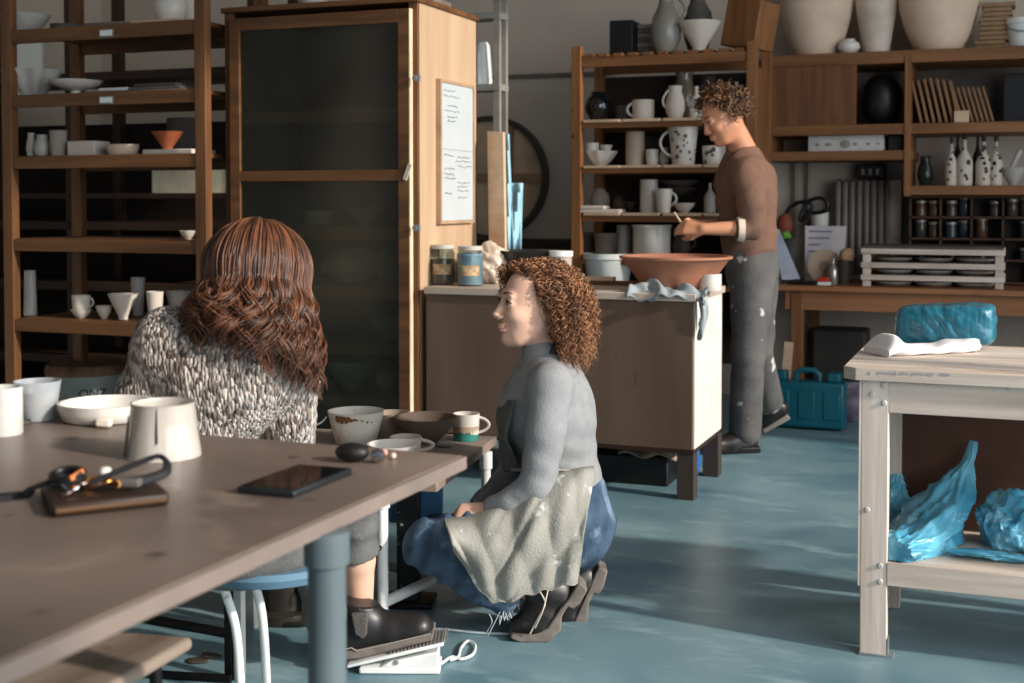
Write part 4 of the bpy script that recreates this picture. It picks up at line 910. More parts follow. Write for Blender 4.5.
for o in list(root.children):
    if o.name.startswith('painted_marks'): bpy.data.objects.remove(o)
st.build('reflection_band', MATS['dark reflection band'], root)  # dark bands paint the reflections on the glossy cup
tpot('white_cup', 'white cup cut off by the left edge of the photo, on the near table', 'cup', 0, 434, 38, 48, AZ, 'cyl', M('plain white cup', (200, 199, 194), .4))
root = tpot('plastic_tub', 'cloudy plastic tub half full of tan water on the near table', 'tub', 35, 420, 46, 40, AZ, 'tumbler', glass_mat('cloudy plastic', (235, 238, 240), .45, (216, 222, 226), .3), t=.002, spots=(BLK, 0, .1))
for o in list(root.children):
    if o.name.startswith('painted_marks'): bpy.data.objects.remove(o)
p = PZ(35, 420, AZ); d0 = fwd(p); W = 46*d0/F; H = 40*d0/F
MB().lathe((p.x, p.y, AZ+.004), [(0, 0), (W*.34, 0), (W*.43, H*.5), (W*.455, H*.68), (0, H*.68)], 28).build('slip_water', M('tan slip water', (196, 172, 148), .15), root)
tpot('jar_lid', 'small dark lid lying between the left cup and the plastic tub', 'lid', 20, 424, 16, 4, AZ, 'dish', DKGREY)
tpot('serving_dish', 'wide white dish on the near table left of the streaked tumbler', 'dish', 104, 419, 94, 18, AZ, 'dish', WHITEC, t=.006)
p = PZ(104, 428, AZ); tag(MB().box((p.x, p.y, AZ+.011), (.032, .018, .018), .3).build('eraser', M('soft white', (230, 218, 200), .8), bevel=.005), 'little white block in front of the wide white dish', 'block')
# wallet, keys and strap
w0, w1, w2 = PZ(52, 519, AZ), PZ(170, 506, AZ), PZ(40, 498, AZ)
e1 = (w1-w0); e2 = (w2-w0)
root = thing('leather_wallet', 'dark brown leather wallet with its zip edge towards the camera, on the near table', 'wallet', w0+e1*.5+e2*.5)
MB().prism([w0, w1, w1+e2, w0+e2], (0, 0, .02)).build('cover', M('dark leather', (42, 28, 20), .5), root, bevel=.006)
MB().tube([w0+e1*.03+V((0, 0, .010))-e2*.01, w1-e1*.03+V((0, 0, .010))-e2*.01], .004, 6).build('zip_edge', M('brass zip', (84, 58, 36), .6, .2), root)
zt = AZ+.02
BRASS = M('brass', (190, 132, 70), .3, .9)
def onw(u, v, z=0): return w0+e1*u+e2*v+V((0, 0, zt+z-AZ))
root = thing('key_ring', 'bunch of brass and silver keys heaped on the leather wallet', 'keys', onw(.3, .5))
MB().tube([onw(.22, .5, .01)+V((.014*math.cos(t), .014*math.sin(t), .004*math.sin(2*t))) for t in np.linspace(0, 2*math.pi, 20)[:-1]], .0016, 6, closed=True).build('ring', CHROME, root)
for i in range(6):
    a = onw(.16+.07*i, .35+.3*((i*.618) % 1), .004+.004*(i % 3)); an = random.uniform(-1, 1)+(0 if i % 2 else 3)
    dv = V((math.cos(an), math.sin(an), random.uniform(-.1, .25))).normalized()
    MB().lathe(a, [(0, 0), (.011, 0), (.011, .002), (0, .002)], 14, axis=(random.uniform(-.4, .4), random.uniform(-.4, .1), 1)).bar(a, a+dv*.038, .006, .002).bar(a+dv*.024, a+dv*.034, .010, .002).build('key', BRASS if i % 2 else M('old steel key', (150, 130, 120), .3, .9), root)
root = thing('woven_bracelet', 'coiled dark cord bracelet with an orange tag on the wallet', 'bracelet', onw(.2, .8))
MB().tube([onw(.2, .62, .012)+V((.024*math.cos(t), .02*math.sin(t), .006*math.sin(t)+.0012*t)) for t in np.linspace(0, 4*math.pi, 50)], .005, 8).build('coil', BLK, root)
MB().bar(onw(.2, .42, .022), onw(.32, .5, .03), .007, .004).build('tag', M('orange tag', (206, 120, 58), .6), root)
root = thing('strap', 'black webbing strap folded in a loop over the wallet', 'strap', onw(.8, .6))
MB().tube(smooth_path([onw(.35, .4, .012), onw(.55, .45, .022), onw(.85, .6, .032), onw(1.03, .75, .034), onw(1.08, .6, .028), onw(1.02, .35, .02), onw(.85, .3, .014), onw(.72, .3, .012)]), .008, 8, flat=.5).build('loop', M('black webbing', (24, 24, 28), .7), root)
MB().tube(smooth_path([onw(.15, .6, .02), onw(-.12, .8, .0), PZ(30, 494, AZ+.01), PZ(0, 497, AZ+.008), PZ(-30, 500, AZ+.008)]), .008, 8, flat=.5).build('tail', M('black webbing', (24, 24, 28), .7), root)
MB().box(onw(.68, .3, .012), (.04, .02, .012), .3).build('buckle', DKGREY, root, bevel=.003)
p = onw(.52, .55, .022); tag(MB().lathe(p-V((0, 0, .008)), [(0, 0), (.008, .003), (.01, .009), (.007, .016), (0, .018)], 14).build('white_bead', WHITEC), 'white bead on top of the keys', 'bead')
# phone
f0, f1, f2 = PZ(236, 494, AZ), PZ(294, 499, AZ), PZ(353, 475, AZ)
f3 = f0+(f2-f1)
root = thing('smartphone', 'black smartphone lying face up on the near table', 'phone', (f0+f2)/2)
b_ = MB().prism([f0, f1, f2, f3], (0, 0, .012)).build('body', M('phone body', (40, 44, 46), .35, .4), root, bevel=.004, bseg=3)
cpt = (f0+f1+f2+f3)/4
MB().prism([cpt+(q-cpt)*.93+V((0, 0, .012)) for q in (f0, f1, f2, f3)], (0, 0, .0006)).build('screen', M('dark screen glass', (12, 16, 18), .08), root)
# pouch with silver end
c0 = PZ(352, 462, AZ)
root = thing('black_pouch', 'small black pouch with a silver clasp at the far corner of the near table', 'pouch', c0)
p2 = PZ(376, 463, AZ)
dv = (p2-c0).normalized()
g = []
for i in range(28):
    t = 2*math.pi*i/28; row = []
    for j in range(12):
        ph = math.pi*j/11; row.append(c0+V((0, 0, .017))+dv*(.030*math.cos(ph))+V((-dv.y, dv.x, 0))*(.02*math.sin(ph)*math.cos(t))+UP*(.0165*math.sin(ph)*math.sin(t)))
    g.append(row)
MB().grid(g, closed_u=True).build('bag', M('black leather', (22, 20, 20), .5, bump=.3, bscale=60), root)
MB().lathe(c0+dv*.046+V((0, 0, .0125)), [(0, -.013), (.009, -.01), (.0125, 0), (.009, .01), (0, .013)], 16, axis=dv).build('clasp', CHROME, root)
for (px, py, lab, m, r_) in ((384, 456, 'pinkish bead right of the silver clasp', M('pink bead', (200, 150, 136), .3), .007), (393, 459, 'pale bead furthest right of the black pouch', M('pale bead', (216, 186, 166), .3), .006)):
    p = PZ(px, py, AZ); tag(MB().lathe(p, [(0, 0), (r_*.8, r_*.4), (r_, r_), (r_*.8, r_*1.6), (0, r_*2)], 14).build('bead', m), lab, 'bead')
# on the low wheel table
root = tpot('stained_bucket', 'stained white plastic bucket on the low wheel table', 'bucket', 355, 443, 57, 33, BZ, 'tumbler', M('stained plastic', (218, 210, 198), .5, var=.04, wear=((170, 132, 100), 8, .6, .74, (1, 1, .4))), t=.004, spots=(BLK, 0, .1))
for o in list(root.children):
    if o.name.startswith('painted_marks'): bpy.data.objects.remove(o)
p = PZ(355, 443, BZ); d0 = fwd(p); W = 57*d0/F; H = 33*d0/F
g = []
for i in range(40):
    t = a0 - .9 + 1.6*i/39; dd = .12+.1*abs(math.sin(i*.7))*(1 if i % 5 else 1.6)*(.5+.5*math.sin(i*.23))
    g.append([V((p.x+(W*.5*(.86+.14*q) if False else W/2*(.98-.10*(1-q)*1.2)+.0012)*math.cos(t), p.y+(W/2*(.98-.10*(1-q)*1.2)+.0012)*math.sin(t), BZ+H*q)) for q in np.linspace(.93-dd, .95, 4)])
MB().grid(g).build('clay_stain', M('brown clay drip', (112, 74, 46), .8), root)
MB().tube(smooth_path([V((p.x, p.y, BZ+H*.8))-CR*W*.5, V((p.x, p.y, BZ+H*.62))-CR*W*.6, V((p.x, p.y, BZ+H*.52))-CR*W*.75]), .003, 6).build('handle', WPLAST, root)
tpot('beige_crock', 'beige straight pot between the stained bucket and the brown bowl', 'pot', 390, 436, 38, 24, BZ, 'taper', M('beige crock', (160, 142, 126), .7))
tpot('brown_bowl', 'wide brown clay bowl on the low wheel table', 'bowl', 425, 443, 65, 27, BZ, 'bowl', BROWNB)
root = tpot('teal_mug', 'white mug with beige and teal glaze bands at the corner of the low table', 'mug', 466, 440, 27, 27, BZ, 'cup', WHITEC, handle=(1, .28, .86, .38, .055))
p = PZ(466, 440, BZ); d0 = fwd(p); W = 27*d0/F; H = 27*d0/F
def band(q0, q1, m, name, drip=0):
    g = []
    for i in range(48):
        t = 2*math.pi*i/48; qq = q1+drip*math.sin(t*11)
        g.append([V((p.x+(W/2*(.9+.09*min(1, q*1.6))+.0009)*math.cos(t), p.y+(W/2*(.9+.09*min(1, q*1.6))+.0009)*math.sin(t), BZ+H*q)) for q in np.linspace(q0, qq, 5)])
    MB().grid(g, closed_u=True).build(name, m, root)
band(.28, .56, M('beige glaze band', (176, 156, 136), .4), 'beige_band'); band(.02, .34, TEALG, 'teal_band', .03)
tpot('handled_cup', 'small pale cup with a ring handle in front of the brown bowl', 'cup', 405, 454, 32, 18, BZ, 'cup', M('pale glaze', (204, 192, 180), .4), handle=(1, .2, .8, .4, .06))
tpot('wide_cup', 'wide white bowl half hidden by the edge of the near table', 'bowl', 393, 463, 54, 20, BZ, 'bowl', WHITEC)
p = PZ(445, 447, BZ); crumple('clay_scrap', 'little scrap of clay in front of the brown bowl', 'scrap', (p.x, p.y, BZ+.012), (.03, .02, .012), M('grey scrap', (150, 140, 132), .9), 20, .4)
# ------------------------------------------------------------------ foot pedal
pc = PZ(400, 668, 0)
e1 = CR; e2 = V((-CR.y, CR.x, 0))
root = thing('foot_pedal', 'white ribbed foot pedal on the floor under the boot', 'pedal', pc)
def pp(u, v, z): q = pc+e1*u+e2*v; q.z = z; return q
MB().prism([pp(-.105, -.05, 0), pp(.11, -.05, 0), pp(.11, .05, 0), pp(-.105, .05, 0)], (0, 0, .018)).build('base', WHITEP, root, bevel=.006)
MB().prism([pp(-.05, -.046, .018), pp(.105, -.046, .018), pp(.105, -.046, .06), pp(-.02, -.046, .034)], e2*.092).build('housing', WHITEP, root, bevel=.004)
MB().prism([pp(-.135, -.055, .018), pp(.12, -.055, .078), pp(.12, -.055, .088), pp(-.135, -.055, .028)], e2*.11).build('treadle', WHITEP, root, bevel=.003)
rb = MB()
for i in range(16):
    u = -.02+.145*i/15; z = .028+.235*(u+.135)+.0015
    rb.bar(pp(u, -.05, z), pp(u, .05, z), .004, .005)
rb.build('tread_ribs', M('grey rubber', (120, 116, 112), .7), root)
MB().lathe(pp(-.005, -.047, .032), [(.007, 0), (.005, .004), (0, .004)], 12, axis=-e2).build('screw', STEEL, root)
tag(MB().tube(smooth_path([pp(.11, .0, .012)]+[PZ(*q, .007) for q in ((452, 657), (462, 659), (473, 654), (475, 645), (468, 641), (461, 648), (458, 657), (450, 660))]), .0042, 8).build('pedal_cord', WPLAST), 'white cord looping on the floor from the foot pedal', 'cord')
tag(MB().tube(smooth_path([PZ(*q, .005) for q in ((424, 628), (450, 630), (480, 633), (515, 634))]), .004, 8).build('floor_cord', M('pale cord', (170, 186, 190), .5)), 'thin pale cord running along the floor behind the boots', 'cord')
# ------------------------------------------------------------------ stools and machinery
sc = PD(272, 556, 2.93); sz = sc.z
root = thing('round_stool', 'stool with a round blue seat on bent white tube legs, under the knitted sweater', 'stool', (sc.x, sc.y, 0))
MB().lathe((sc.x, sc.y, sz-.04), [(0, -.01), (.1, -.008), (.165, .012), (.175, .03), (.165, .042), (0, .036)], 36).build('seat', M('blue grey seat', (92, 124, 146), .5), root)
for (xt, yt, xb, dt, db) in ((224, 565, 243, 2.9, 2.92), (252, 552, 268, 2.98, 3.02), (322, 566, 334, 2.88, 2.9), (318, 566, 326, 3.0, 3.06)):
    a = PD(xt, yt, dt); b = PD(xb, 700, db); b = V((b.x, b.y, 0)); m_ = a.lerp(b, .4)+(V((b.x-a.x, b.y-a.y, 0)))*.28
    top = V((sc.x, sc.y, sz-.05)).lerp(V((a.x, a.y, sz-.05)), .75)
    MB().tube(smooth_path([top, V((a.x, a.y, sz-.06)), m_, b], 8), .0105, 10).build('leg', WHITEP, root)
# low machine parts seen between the stool legs
mp_ = PZ(232, 640, 0)
root = thing('wheel_stand', 'black and steel stand on the floor seen between the white stool legs', 'stand', mp_)
for (px, py, w, m, h) in ((240, 680, .022, STEEL, .42), (252, 627, .03, STEEL, .42), (230, 679, .02, DARKM, .42)):
    q = PZ(px, py, 0); MB().box((q.x, q.y, h/2), (w, w, h)).build('post', m, root)
MB().cyl(PZ(231, 679, .01), PZ(120, 672, .01), .011).build('floor_bar', DARKM, root); MB().cyl(PZ(231, 634, .01), PZ(120, 614, .01), .014).build('floor_bar', DARKM, root)
q = PZ(284, 618, 0)
root = thing('wheel_motor', 'dark motor with hoses on the floor behind the blue stool seat', 'motor', q)
MB().lathe(q, [(0, 0), (.09, 0), (.09, .03), (.07, .04), (.07, .15), (.085, .16), (.085, .2), (.03, .21), (.03, .26), (0, .26)], 24).build('housing', M('oily metal', (52, 48, 44), .4, .3), root)
MB().cyl(q+V((.07, 0, .1)), q+V((.13, -.03, .1)), .035).build('gear_box', M('oily metal', (52, 48, 44), .4), root)
tag(MB().tube(smooth_path([q+V((.1, -.03, .12)), PZ(300, 590, .05), PZ(312, 604, .01), PZ(322, 618, .008), PZ(305, 624, .008), PZ(285, 625, .008)]), .008, 8).build('black_hose', BLK), 'black hose curling on the floor beside the motor', 'hose')
for i, (px, py, lab) in enumerate(((287, 612, 'flat dark chip lying by the hose on the blue floor'), (210, 657, 'dark flake on the blue floor left of the steel post'), (198, 662, 'small dark flake near the left stool on the blue floor'))):
    q = PZ(px, py, 0); crumple('floor_debris', lab, 'debris', q+V((0, 0, .004)), (.03, .02, .004), DCLAY, 20, .6, seed=i, nu=20, nv=10)
# blue seat and black column by the knee
q = PZ(409, 604, 0)
root = thing('pedestal_stool', 'stool with blue plastic seat on a black column beside the denim knee', 'stool', q)
MB().box((q.x, q.y, .2), (.07, .07, .38), YAW).build('column', M('paint flecked black', (22, 24, 26), .5, spots=((150, 160, 164), 60, .7, .74)), root, bevel=.006)
MB().box((q.x, q.y, .012), (.16, .13, .02), .3).build('base', DARKM, root, bevel=.006)
sb_ = q+CR*.015+CF*.085; MB().box((sb_.x, sb_.y, .30), (.17, .085, .12), YAW).build('seat', M('blue plastic seat', (74, 124, 172), .5), root, bevel=.012)
# wooden seated stool at the bottom left
SZ = .5
A_ = PZ(194, 636, SZ); B_ = PZ(112, 684, SZ); C_ = PZ(140, 632, SZ)
ax = (B_-A_).normalized(); bx_ = (C_-A_).normalized(); dp = (A_-C_).length
root = thing('wooden_stool', 'worn wooden stool seat on a black tube frame at the lower left under the table', 'stool', V((A_.x, A_.y, 0))+ax*.15+bx_*.15)
poly = [A_, A_+ax*.3, A_+ax*.3+bx_*.36, A_+bx_*.36]
MB().prism([q-V((0, 0, .024)) for q in poly], (0, 0, .024)).build('seat', M('worn birch seat', (150, 134, 120), .7, col2=(106, 92, 80), scale=9, stretch=(1, .2, 1), wear=((96, 76, 62), 9, .6, .7)), root, bevel=.01, bseg=3)
for u in (.05, .25):
    a = A_+ax*u+bx_*.04; b = A_+ax*u+bx_*.32
    pth = [V((a.x, a.y, 0)), V((a.x, a.y, SZ-.07)), a+bx_*.03-V((0, 0, .036)), b-bx_*.03-V((0, 0, .036)), V((b.x, b.y, SZ-.07)), V((b.x, b.y, 0))]
    MB().tube(smooth_path(pth, 8), .011, 10).build('leg_frame', DARKM, root)
MB().cyl(A_+ax*.05+bx_*.18-V((0, 0, .2)), A_+ax*.25+bx_*.18-V((0, 0, .2)), .009).build('cross_bar', DARKM, root)
# ------------------------------------------------------------------ blue plastic on the pale worktable
TEALB = M('teal plastic wrap', (32, 100, 120), .3, var=.12, scale=9, stretch=(2, 1, .45), bump=.9, bscale=14, coat=.4, detail=3)
p = PZ(944, 351, TZ); d0 = fwd(p); bw = 100*d0/F
def wrapped(c, dims, rz, seed):
    R = Matrix.Rotation(rz, 3, 'Z'); c = V(c)
    def fn(t, v):
        ph = math.pi*v; d = V((math.sin(ph)*math.cos(t), math.sin(ph)*math.sin(t), math.cos(ph))); e = 7
        k = 1/((abs(d.x)**e+abs(d.y)**e+abs(d.z)**e)**(1/e)); q = d*k
        n = .35*nz3(q, 3.1, seed)+.5*abs(math.sin(q.x*9+q.z*2.2+1.6*math.sin(q.z*2+q.x*5)))**2*(1-.6*abs(q.z))+.35*abs(nz3(q, 8, seed+3))
        q = V((q.x*dims[0], q.y*dims[1], q.z*dims[2])) + d*.010*n
        if q.z < -dims[2]: q.z = -dims[2]
        q.z += .008*q.x/dims[0]
        return c+R @ q
    return MB().grid(blob(fn, 120, 60), closed_u=True)
tag(wrapped((p.x, p.y+.09, TZ+.071), (bw*.5-.01, .09, .062), -.05, 2).build('wrapped_block', TEALB, ang=180), 'block of clay wrapped in teal plastic on top of the pale worktable', 'block')
# folded white cloth
a, b = PZ(880, 356, TZ), PZ(975, 352, TZ)
ex = (b-a); Lc = ex.length; ex.normalize(); ey = V((-ex.y, ex.x, 0)); c = PZ(928, 363, TZ)
G = []
for i in range(61):
    u = i/60; row = []
    for j in range(25):
        t = 2*math.pi*j/24
        wd = .055*(1-.35*u)+.012; 
        yv = wd*(math.copysign(abs(math.cos(t))**.6, math.cos(t))); hh = .017*(1+.25*math.sin(u*7+1))*(.35+.65*min(1, u*6+.15)) + .012*math.exp(-((u-.1)/.08)**2)
        zv = hh*math.copysign(abs(math.sin(t))**.7, math.sin(t))
        lead = -.05*max(0, (1-u*5)) if math.cos(t) > 0 else 0
        jag = (.012*((j*7) % 5)/5) if i > 56 else 0
        q = a+ex*(Lc*(u*.98)+jag)+ey*(yv+.02)+UP*(hh+zv+.002*math.sin(u*21+t*3))
        row.append(q)
    G.append(row)
mb = MB().grid(G); mb.add(G[0], [tuple(range(24))]); mb.add(G[-1], [tuple(range(24))])
tag(mb.build('folded_cloth', M('white canvas cloth', (232, 228, 226), .9, var=.02, bump=.25, bscale=40), ang=180), 'folded white cloth with a frayed end in front of the teal wrapped block', 'cloth')
# plastic bags on the lower shelf
BAGM = M('light blue plastic bag', (120, 196, 218), .24, col2=(58, 146, 182), scale=7, bump=.7, bscale=14, coat=.4, detail=3, wear=((150, 206, 222), 9, .58, .7))  # lighter noise patches paint whitish highlights into the plastic
def bag(name, label, path, radii, seed, flat=.75, m=None, fl=None):
    P = smooth_path(path, 14); k = len(P); rr = np.interp(np.linspace(0, 1, k), np.linspace(0, 1, len(radii)), radii); vs = []; n = 72; G = []
    a = None
    for i, p in enumerate(P):
        d = (P[min(i+1, k-1)]-P[max(i-1, 0)]).normalized()
        a = (CR-d*CR.dot(d)).normalized() if a is None else (a-d*a.dot(d)).normalized(); b = d.cross(a); row = []
        for j in range(n):
            t = 2*math.pi*j/n; s = i/k
            f = .92+.14*math.sin(3*t+seed+3*math.sin(s*5))+.26*(1-abs(math.sin(3.5*t+seed*2+s*4+.8*math.sin(s*9))))**3+.2*(1-abs(math.sin(5.5*t-s*7+seed)))**4-.12*abs(math.sin(6.5*t+s*11))+.16*(1-abs(math.sin(s*19+1.6*math.sin(2*t+seed))))**3*max(0, 1-1.7*s)
            q = p+a*(rr[i]*f*math.cos(t))+b*(rr[i]*f*flat*math.sin(t))
            if fl and q.z < fl+.002: q.z = fl+.002+.001*math.sin(j+i)
            row.append(q)
        G.append(row)
    GT = [[G[i][j] for i in range(k)] for j in range(n)]
    mb = MB().grid(GT, closed_u=True); mb.add(G[0], [tuple(range(n))]); mb.add(G[-1], [tuple(range(n))])
    return tag(mb.build(name, m or BAGM, ang=180), label, 'bag')
SS = s1
def sh(px, py, d): return PD(px, py, d)
dB = 3.62
bag('plastic_bag', 'crumpled light blue plastic bag with a twisted tail standing up, on the lower shelf', [sh(894, 550, 3.47), sh(912, 545, 3.55), sh(936, 520, 3.68), sh(956, 488, 3.75), sh(968, 462, 3.78), sh(974, 441, 3.78)], [.05, .085, .092, .055, .018, .012], 1.0, .7, fl=SS)
bag('plastic_bag', 'blue plastic bag bulging at the right edge on the lower shelf', [sh(985, 538, 3.62), sh(1000, 532, 3.62), sh(1025, 526, 3.6), sh(1060, 530, 3.55)], [.05, .088, .1, .06], 4.0, .8, fl=SS)
bag('plastic_bag', 'flat pale blue plastic lying between the two larger bags', [sh(950, 552, 3.52), sh(975, 553, 3.5), sh(1000, 556, 3.48), sh(1030, 560, 3.45)], [.02, .035, .04, .03], 2.0, .3, fl=SS)
bag('plastic_bag', 'small blue plastic bag behind the table leg on the lower shelf', [sh(888, 520, 3.85), sh(893, 505, 3.87), sh(896, 485, 3.88), sh(898, 472, 3.88)], [.05, .05, .03, .008], 6.0, .8, fl=SS)
# ------------------------------------------------------------------ signed distance modelling for bodies
def A3(p): return np.array((p[0], p[1], p[2]), float)
def smin(a, b, k):
    if k <= 0: return np.minimum(a, b)
    h = np.clip(.5+.5*(b-a)/k, 0, 1); return b+(a-b)*h-k*h*(1-h)
def cone(a, b, ra, rb):
    a = A3(a); b = A3(b); ab = b-a; L2 = ab @ ab
    def f(P):
        q = P-a; t = np.clip((q @ ab)/L2, 0, 1); return np.linalg.norm(q-t[:, None]*ab, axis=1)-(ra+t*(rb-ra))
    return f
def chain(pts, rad):
    fs = [cone(pts[i], pts[i+1], rad[i], rad[i+1]) for i in range(len(pts)-1)]
    def f(P):
        d = fs[0](P)
        for g in fs[1:]: d = smin(d, g(P), .01)
        return d
    return f
def ell(c, r, R=None):
    c = A3(c); r = np.array(r, float); R = None if R is None else np.array(R, float)
    def f(P):
        q = P-c
        if R is not None: q = q @ R.T
        k0 = np.linalg.norm(q/r, axis=1); k1 = np.linalg.norm(q/(r*r), axis=1)+1e-9; return k0*(k0-1)/k1
    return f
def cutf(f, pt, n):
    pt = A3(pt); n = A3(V(n).normalized()); return lambda P: np.maximum(f(P), (P-pt) @ n)
class Body:
    def __init__(s): s.p = []
    def add(s, f, k=.02): s.p.append((f, k, 1)); return s
    def sub(s, f, k=.01): s.p.append((f, k, -1)); return s
    def cut(s, pt, n):           # keep the side the normal points away from
        pt = A3(pt); n = A3(V(n).normalized()); s.p.append(((lambda P: (P-pt) @ n), 0, 0)); return s
    def __call__(s, P):
        d = None
        for f, k, op in s.p:
            e = f(P)
            if d is None: d = e
            elif op == 1: d = smin(d, e, k)
            elif op == -1: d = -smin(-d, e, k)
            else: d = np.maximum(d, e)
        return d
def polygonize(f, lo, hi, h, n=10):
    lo = A3(lo); hi = A3(hi); nb = np.ceil((hi-lo)/(h*n)).astype(int)
    I = np.stack(np.meshgrid(*[np.arange(x) for x in nb], indexing='ij'), -1).reshape(-1, 3)
    cen = lo+(I+.5)*h*n
    I = I[np.abs(f(cen)) < h*n*.87*1.7+.012]
    g = np.stack(np.meshgrid(*[np.arange(n+1)]*3, indexing='ij'), -1).reshape(-1, 3)
    D = nb*n+2
    ids = []; pos = []; Q = []
    def gid(c): return (c[..., 0]*D[1]+c[..., 1])*D[2]+c[..., 2]
    for c0 in range(0, len(I), 60):
        B = I[c0:c0+60]; base = B*n
        P = lo+(base[:, None, :]+g[None])*h
        v = f(P.reshape(-1, 3)).reshape(len(B), n+1, n+1, n+1); s = v < 0
        cnt = np.zeros((len(B), n, n, n)); acc = np.zeros((len(B), n, n, n, 3))
        for ax in range(3):
            sl0 = [slice(None)]*4; sl1 = [slice(None)]*4; sl0[ax+1] = slice(0, n); sl1[ax+1] = slice(1, n+1)
            v0, v1 = v[tuple(sl0)], v[tuple(sl1)]; cr = (v0 < 0) != (v1 < 0); t = np.where(cr, v0/np.where(v0 == v1, 1, v0-v1), 0)
            o1, o2 = [q for q in range(3) if q != ax]
            for a in (0, 1):
                for b in (0, 1):
                    sl = [slice(None)]*4; sl[o1+1] = slice(a, n+a); sl[o2+1] = slice(b, n+b)
                    cc = cr[tuple(sl)]; tt = t[tuple(sl)]; cnt += cc
                    acc[..., ax] += np.where(cc, tt, 0); acc[..., o1] += cc*a; acc[..., o2] += cc*b
            sl = [slice(None)]*4
            for q in (o1, o2): sl[q+1] = slice(0, n)
            e = cr[tuple(sl)]; idx = np.argwhere(e); sg = v0[tuple(sl)][e] < 0
            if len(idx):
                cell = base[idx[:, 0]]+idx[:, 1:]
                d1 = np.zeros(3, int); d1[(ax+1) % 3] = 1; d2 = np.zeros(3, int); d2[(ax+2) % 3] = 1
                ok = np.all(cell-d1-d2 >= 0, axis=1)
                q = np.stack([gid(cell-d1-d2), gid(cell-d2), gid(cell), gid(cell-d1)], 1)
                q[~sg] = q[~sg][:, ::-1]; Q.append(q[ok])
        act = cnt > 0; idx = np.argwhere(act); cell = base[idx[:, 0]]+idx[:, 1:]
        ids.append(gid(cell)); pos.append(lo+(cell+acc[act]/cnt[act][:, None])*h)
    ids = np.concatenate(ids); pos = np.concatenate(pos); Q = np.concatenate(Q)
    o = np.argsort(ids); ids = ids[o]; pos = pos[o]
    k = np.clip(np.searchsorted(ids, Q), 0, len(ids)-1); ok = np.all(ids[k] == Q, axis=1)
    return pos, k[ok]
def np_mesh(name, pos, faces, mats, parent=None, loc=None, mi=None):
    me = bpy.data.meshes.new(name); org = V(ORG[parent.name]) if parent is not None else V(loc if loc is not None else (0, 0, 0))
    nf, k = faces.shape; pos = pos-A3(org)
    me.vertices.add(len(pos)); me.vertices.foreach_set('co', pos.astype(np.float32).ravel())
    me.loops.add(nf*k); me.loops.foreach_set('vertex_index', faces.astype(np.int32).ravel())
    me.polygons.add(nf); me.polygons.foreach_set('loop_start', np.arange(0, nf*k, k, dtype=np.int32))
    me.polygons.foreach_set('use_smooth', np.ones(nf, bool))
    for m in (mats if isinstance(mats, (list, tuple)) else [mats]): me.materials.append(m)
    if mi is not None: me.polygons.foreach_set('material_index', mi.astype(np.int32))
    me.update(calc_edges=True); me.validate()
    o = bpy.data.objects.new(name, me); COL.objects.link(o)
    if parent is not None: o.parent = parent
    else: o.location = org
    ORG[o.name] = tuple(org); return o
def sdf_obj(name, body, pts, pad, h, mats, parent=None, loc=None):
    A = np.array([A3(p) for p in pts]); lo = A.min(0)-pad; hi = A.max(0)+pad
    pos, q = polygonize(body, lo, hi, h); return np_mesh(name, pos, q, mats, parent, loc)
def axes(fwd_, up):
    f = V(fwd_).normalized(); l = V(up).cross(f).normalized(); u = f.cross(l); return f, l, u
def head_prims(B, c, fwd_, up, neck_to, s=1., male=False):
    f, l, u = axes(fwd_, up); c = V(c); R = np.array([f[:], l[:], u[:]])
    def L(x, y, z): return c+(f*x+l*y+u*z)*s
    def E(x, y, z, rx, ry, rz, k): B.add(ell(L(x, y, z), (rx*s, ry*s, rz*s), R), k*s)
    def S(x, y, z, rx, ry, rz, k): B.sub(ell(L(x, y, z), (rx*s, ry*s, rz*s), R), k*s)
    E(-.012, 0, .022, .098, .078, .094, .03)
    E(.034, 0, -.038, .058, .060, .082, .03)
    B.add(cone(L(.03, .0, -.075), L(.070, 0, -.107), .043*s, .019*s), .03*s)
    for y in (-1, 1):
        B.add(cone(L(-.005, .055*y, -.055), L(.05, .026*y, -.1), .017*s, .017*s), .03*s)      # jaw
        E(.063, .036*y, -.032, .026, .024, .022, .02)                                            # cheek
        S(.098, .033*y, .004, .017, .02, .013, .012)                                             # socket
        E(.078, .032*y, -.001, .0155, .017, .0125, .004)                                         # eye bulge / lids
    E(.083, 0, .022, .012, .048, .012, .014)
    B.add(cone(L(.090, 0, .006), L(.112, 0, -.034), .0075*s, .0100*s), .012*s)
    B.add(cone(L(.112, 0, -.034), L(.103, 0, -.043), .0100*s, .009*s), .006*s)
    for y in (-1, 1): E(.103, .0125*y, -.040, .010, .0075, .007, .005)
    E(.094, 0, -.066, .012, .022, .0065, .006); E(.093, 0, -.077, .012, .019, .0075, .006)
    S(.108, 0, -.0712, .018, .024, .0013, .003)
    E(.074, 0, -.105, .017, .018, .014, .012)
    for y in (-1, 1):
        E(-.012, .078*y, -.012, .019, .009, .031, .006); S(-.004, .088*y, -.012, .009, .006, .018, .004)
    B.add(cone(L(-.022, 0, -.06), V(neck_to), (.06 if male else .049)*s, (.064 if male else .054)*s), .03)
    return L, (f, l, u)
